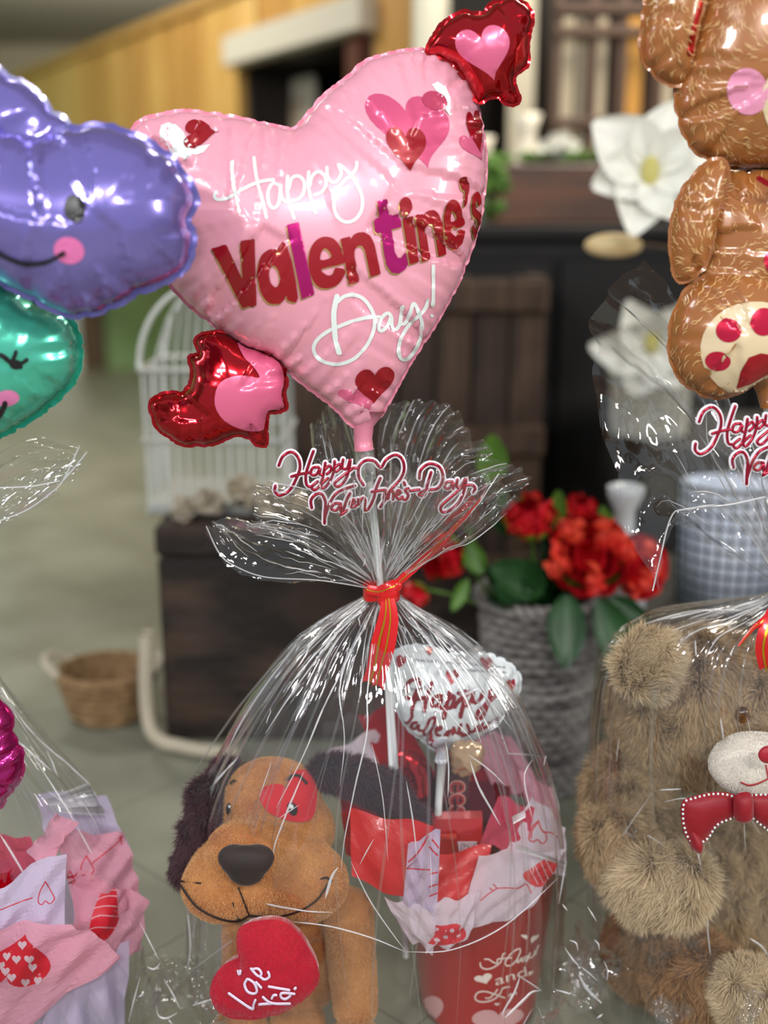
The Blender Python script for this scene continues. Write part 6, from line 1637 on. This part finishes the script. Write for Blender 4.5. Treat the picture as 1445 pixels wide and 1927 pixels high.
CL2 = [([(1250, 1508), (1290, 1502), (1296, 1520), (1310, 1590), (1328, 1680), (1332, 1760), (1345, 1850)], 3.4), ([(1238, 1620), (1244, 1660), (1262, 1690), (1276, 1700)], 6), ([(1405, 1350), (1412, 1400), (1398, 1480), (1402, 1600)], 2.6),
       ([(1240, 1486), (1282, 1484)], 3), ([(1355, 1350), (1362, 1400)], 3.4), ([(1308, 1205), (1310, 1235)], 3.4), ([(1228, 1490), (1160, 1590), (1100, 1690), (1055, 1760)], 2.2), ([(1315, 1815), (1320, 1870), (1350, 1900), (1378, 1925)], 5),
       ([(1410, 1765), (1432, 1780), (1446, 1800)], 4), ([(1395, 1860), (1390, 1925)], 3), ([(1218, 1570), (1252, 1592)], 2.6), ([(1400, 1150), (1300, 1152), (1200, 1180)], 2.4)]
ch = [stroke(BS2, p_, w_, eps=.0008, rise=.0010, taper=((0, .15, .5, .85, 1), (.15, .8, 1, .7, .15))) for p_, w_ in CL2]
mk('fold_glints', [join(*[(v, [list(f) for f in ff]) for v, ff in ch])], CRS, rw, kind='stuff', label='sharp folds in the film with glints painted whitish')
mk('pleats', [join(*pleats(rows2, 1.0, .5, 30, 8))], PM, rw, kind='stuff')
SH2 = [([(1478, 1112, .97), (1350, 1040, .95), (1262, 990, .92), (1228, 1112, .90)], [(1478, 1100, 1.0), (1400, 850, 1.02), (1300, 620, 1.02), (1200, 488, 1.0)], 6, .008, .075, 1),
       ([(1478, 1112, .95), (1400, 1000, .92), (1330, 960, .90), (1262, 968, .89)], [(1478, 1100, .95), (1460, 980, .92), (1470, 880, .9), (1490, 820, .9)], 6, .007, .01, 2),
       ([(1480, 1112, .99), (1440, 1000, 1.0), (1400, 900, 1.02), (1330, 830, 1.03)], [(1485, 1100, .99), (1500, 950, 1.0), (1520, 850, 1.0), (1560, 780, 1.0)], 6, .008, .01, 3)]
for i, (e1, e2, fo, am, rim, k) in enumerate(SH2):
    sh = sheet(e1, e2, folds=fo * .5, amp=am * .8, seed=130 + i, rim=rim, rn=.004)
    rf = mk('ruffle', [sh], FILMR, rw)
    mk('fine_glints', [ridge_tubes(sh[0], 70, 60, 14, 430 + i)], CRS, rf, kind='stuff')
ed = cat_rom([P(*q) for q in ((1228, 1112, .90), (1240, 1060, .903), (1262, 975, .905), (1290, 958, .90), (1370, 950, .90), (1440, 935, .90))], 8)
mk('film_edge', [tube(ed, .0007, 5)], CRS, rw)
for i, (x, y, Y, s, n) in enumerate(((1110, 1800, .98, .03, 5), (1260, 1905, .88, .02, 6), (1430, 1900, .86, .02, 5))):
    mk('crumpled_corner', crumple_tuft(P(x, y, Y), s, n, 230 + i), FILMR, rw, smooth=False)
rb2 = thing('ribbon', P(1440, 1160, .93), 'red ribbon hanging from the neck of the right cellophane, cut by the photo edge', 'ribbon')
mk('tail', list(band([(1480, 1115, .95), (1455, 1150, .925), (1432, 1172, .915), (1418, 1182, .91), (1390, 1216, .905)], [.006, .007, .006, .004, .002], .6)), [M_rib, M_rgd], rb2)
mk('tail', list(band([(1485, 1110, .94), (1462, 1150, .918), (1446, 1190, .91), (1440, 1225, .908), (1446, 1262, .91)], [.010, .016, .018, .017, .015], -.2, .006)), [M_rib, M_rgd], rb2)
gs2 = thing('greeting_sign', P(1450, 880, .9), 'red script greeting sign cut by the right photo edge', 'sign')
off = np.array([1316 - 517, 805 - 893.0])
w2 = [[tuple((np.array(q) - [517, 893]) * [1.04, 1.08] + [1307, 812]) for q in s_] for s_ in word]
w2 = [s_ for s_ in w2 if min(q[0] for q in s_) < 1520]
sign(w2, Plane(1450, 820, .90, .05, .05), gs2, 12.0, 5.6)
mk('stick', [tube([P(1440, 735, .95), P(1452, 850, .96), P(1478, 1100, .97), P(1478, 1115, .97)], .0035, 12)], bpy.data.materials['white_plastic'], bb)
mk('valve_neck', [tube([P(1430, 700, .95), P(1440, 730, .95), P(1446, 765, .95)], [.012, .0085, .007], 12)], M_bear, bb)

# ================================================================ LEFT GIFT
TG2 = 'tissue paper of the left gift'
L0 = P(60, 1950, .95)
pt = thing('gift_pot', (P(50, 1900, .95)[0], .97, .003), 'pale grey pot hidden under pink tissue at the lower left', 'pot')
mk('pot_wall', [lathe([(0, .004), (.07, .004), (.085, .13), (.083, .13), (.068, .01), (0, .01)], (P(50, 1900, .95)[0], .97, 0), 48)], mat('pot_grey', (186, 180, 196), .5), pt)
PAP2 = [
 ([(70, 1490, 1.0), (200, 1500, 1.0), (245, 1600, .97), (90, 1600, .97)], T_l, 'lavender white tissue peak at the top of the left gift'),
 ([(100, 1560, .93), (232, 1570, .96), (272, 1700, .95), (150, 1740, .90)], T_p, 'pink tissue with an arrow of outlined hearts on the left gift'),
 ([(150, 1640, .91), (275, 1690, .95), (262, 1790, .94), (120, 1860, .89)], T_p, 'pink tissue with a striped red heart on the left gift'),
 ([(-60, 1690, .86), (125, 1600, .885), (120, 1785, .88), (-60, 1850, .86)], T_l, 'lavender white tissue crossing the front of the left gift'),
 ([(-60, 1740, .846), (135, 1735, .856), (230, 1790, .885), (-60, 2010, .865)], T_p, 'pink tissue with a big spotted heart at the lower left corner'),
 ([(100, 1830, .895), (240, 1760, .93), (232, 1990, .93), (60, 2010, .89)], T_l, 'pale tissue at the bottom of the left gift'),
 ([(-50, 1560, .95), (60, 1580, .94), (90, 1660, .92), (-50, 1690, .90)], T_rose, 'rose tissue inside the mouth of the left gift'),
 ([(-40, 1640, .91), (30, 1640, .90), (30, 1700, .89), (-40, 1710, .89)], T_r, 'dark red tissue scrap at the left photo edge'),
 ([(60, 1600, .905), (100, 1530, .93), (150, 1550, .92), (60, 1650, .90)], T_p, 'pink folded tissue corner beside the lavender peak'),
]
PO2 = []
for i, (q, m, lab) in enumerate(PAP2):
    V, F = paper(q, 300 + i, .007, .010)
    PO2.append((mk('tissue_paper', [(V, F)], m, smooth=False, label=lab, cat='tissue paper', group=TG2), Surf(V, F)))
zl = lambda l: zc(l, 2.65, 0, 1200)
def ink2(i, ls, w, fill=None, nm='printed_lines'):
    ch = []
    if ls: ch.append(strokes(PO2[i][1], ls, w, eps=.0006))
    if fill: ch += [decal(PO2[i][1], [g], .0006, 6) for g in fill]
    mk(nm, [join(*[(v, [list(f) for f in ff]) for v, ff in ch])], M_ink, PO2[i][0])
def ho_(cx, cy, s): return zl([[(cx, cy - s), (cx - s * .35, cy - s * .3), (cx - s * .45, cy + s * .35), (cx - s * .2, cy + s * .55), (cx, cy + s * .3), (cx + s * .3, cy + s * .5), (cx + s * .6, cy + s * .15), (cx + s * .4, cy - s * .3), (cx, cy - s)]])
ink2(1, zl([[(605, 1000), (540, 1060), (460, 1125)], [(600, 985), (605, 1030)], [(590, 1000), (610, 990)], [(400, 1160), (360, 1200)], [(330, 1215), (290, 1235), (250, 1250)]]) + ho_(430, 1150, 62) + ho_(350, 1205, 42), 1.8)
ink2(3, zl([[(160, 1295), (80, 1325), (-20, 1365)]]) + ho_(225, 1290, 75), 1.8)
ink2(2, [], 2, [cat_rom(zl([[(445, 1490), (455, 1400), (490, 1300), (525, 1240), (560, 1236), (580, 1270), (585, 1360), (592, 1400), (560, 1470), (515, 1510), (480, 1480)]])[0], 3, True)], 'printed_heart')
mk('printed_stripes', [strokes(PO2[2][1], zl([[(480, 1310), (530, 1290), (580, 1290)], [(465, 1350), (520, 1340), (585, 1340)], [(458, 1400), (500, 1385), (590, 1390)], [(450, 1450), (490, 1440), (570, 1445)], [(520, 1250), (575, 1262)]]), 1.6, eps=.0011)], T_w, PO2[2][0])
ink2(2, zl([[(485, 1535), (480, 1600), (490, 1680), (520, 1730), (527, 1785)], [(415, 1580), (480, 1640)], [(430, 1620), (482, 1665)], [(500, 1560), (485, 1620)], [(440, 1650), (486, 1690)]]), 1.6)
ink2(4, [], 2, [heart((49, 1757), (-62, 1836), (94, 1826))], 'printed_heart')
mk('printed_dots', [join(*[(lambda r: (r[0], [list(f) for f in r[1]]))(decal(PO2[4][1], [heart((x / 2.65, 1200 + (y + 26) / 2.65), ((x - 22) / 2.65, 1200 + (y - 6) / 2.65), ((x + 22) / 2.65, 1200 + (y - 6) / 2.65))], .0011, 3)) for x, y in ((115, 1530), (35, 1585), (85, 1600), (145, 1600), (30, 1660), (60, 1690), (160, 1640), (125, 1715), (190, 1705), (5, 1630))])], T_w, PO2[4][0])
# magenta foil flower at the left edge
mf = thing('magenta_foil_ball', P(0, 1520, .93), 'crumpled magenta foil ball at the left edge inside the left cellophane', 'foil decoration')
MF = inflate([(-60, 1310), (-20, 1305), (5, 1325), (22, 1350), (25, 1385), (40, 1410), (42, 1445), (30, 1480), (12, 1495), (0, 1518), (-40, 1520), (-90, 1480), (-100, 1380)], .925, T=.030, wl=.02, wa=.008, sp=.003, seed=140, sc=.003, wlen=.04, flange=.003)
balloon_obj('foil', MF, mat('foil_magenta', (188, 30, 118), .18, .8, coat=.5), mf)
lw = thing('cellophane_wrap', P(-10, 1960, .95), 'clear cellophane wrap around the tissue gift at lower left', 'cellophane wrap')
rows3 = [(1130, -80, -40), (1150, -100, -20), (1200, -150, -12), (1280, -220, -2), (1320, -260, 30), (1370, -300, 70), (1420, -320, 112), (1470, -330, 160), (1520, -340, 196), (1580, -340, 228), (1660, -340, 258), (1740, -340, 276), (1820, -340, 292), (1900, -340, 302), (1990, -340, 310)]
B3 = bag(rows3, .965, .55, 17, low_amp=.012, neck_amp=.15)
mk('bag', [B3], FILM, lw)
BS3 = Surf(B3[0], B3[1])
mk('neck_glints', [ridge_tubes(B3[0], 150, 520, 60, 450, u=(.05, .9), ln=(.02, .12), drift=.02, cyc=True)], CRS, lw, kind='stuff')
CL3 = [([(60, 1420), (130, 1530), (180, 1620), (240, 1700), (296, 1800)], 3), ([(0, 1370), (50, 1410), (95, 1450)], 4), ([(0, 1570), (25, 1610), (52, 1655)], 5), ([(52, 1770), (35, 1830), (10, 1925)], 6), ([(0, 1300), (60, 1380), (150, 1460), (205, 1520)], 2.4), ([(205, 1725), (225, 1712), (243, 1705)], 3.4), ([(170, 1480), (212, 1560)], 2.2)]
ch = [stroke(BS3, p_, w_, eps=.0008, rise=.0010, taper=((0, .15, .5, .85, 1), (.15, .8, 1, .7, .15))) for p_, w_ in CL3]
mk('fold_glints', [join(*[(v, [list(f) for f in ff]) for v, ff in ch])], CRS, lw, kind='stuff', label='sharp folds in the film with glints painted whitish')
mk('pleats', [join(*pleats(rows3, .965, .55, 34, 18))], PM, lw, kind='stuff')
for i, (e1, e2, fo, am, rim) in enumerate((([(-60, 1125, .92), (-40, 1000, .90), (20, 975, .89), (100, 930, .89)], [(-60, 1115, .92), (-40, 900, .90), (40, 820, .89), (140, 838, .89)], 5, .006, .004), ([(-60, 1125, .94), (0, 1000, .93), (60, 960, .93), (120, 905, .93)], [(-60, 1115, .94), (-20, 960, .93), (60, 900, .93), (165, 852, .93)], 4, .005, .0))):
    mk('ruffle', [sheet(e1, e2, folds=fo * .6, amp=am, seed=150 + i, rim=rim, rn=.002)], FILMR, lw)
for pp in (((0, 980), (50, 960), (90, 932), (118, 905), (150, 838)), ((0, 918), (60, 915), (112, 905)), ((120, 903), (140, 880), (164, 850))):
    mk('film_edge', [tube(cat_rom([P(x, y, .888) for x, y in pp], 8), .0006, 5)], CRS, lw)
mk('crumpled_corner', crumple_tuft(P(305, 1870, .92), .028, 8, 240), FILMR, lw, smooth=False)
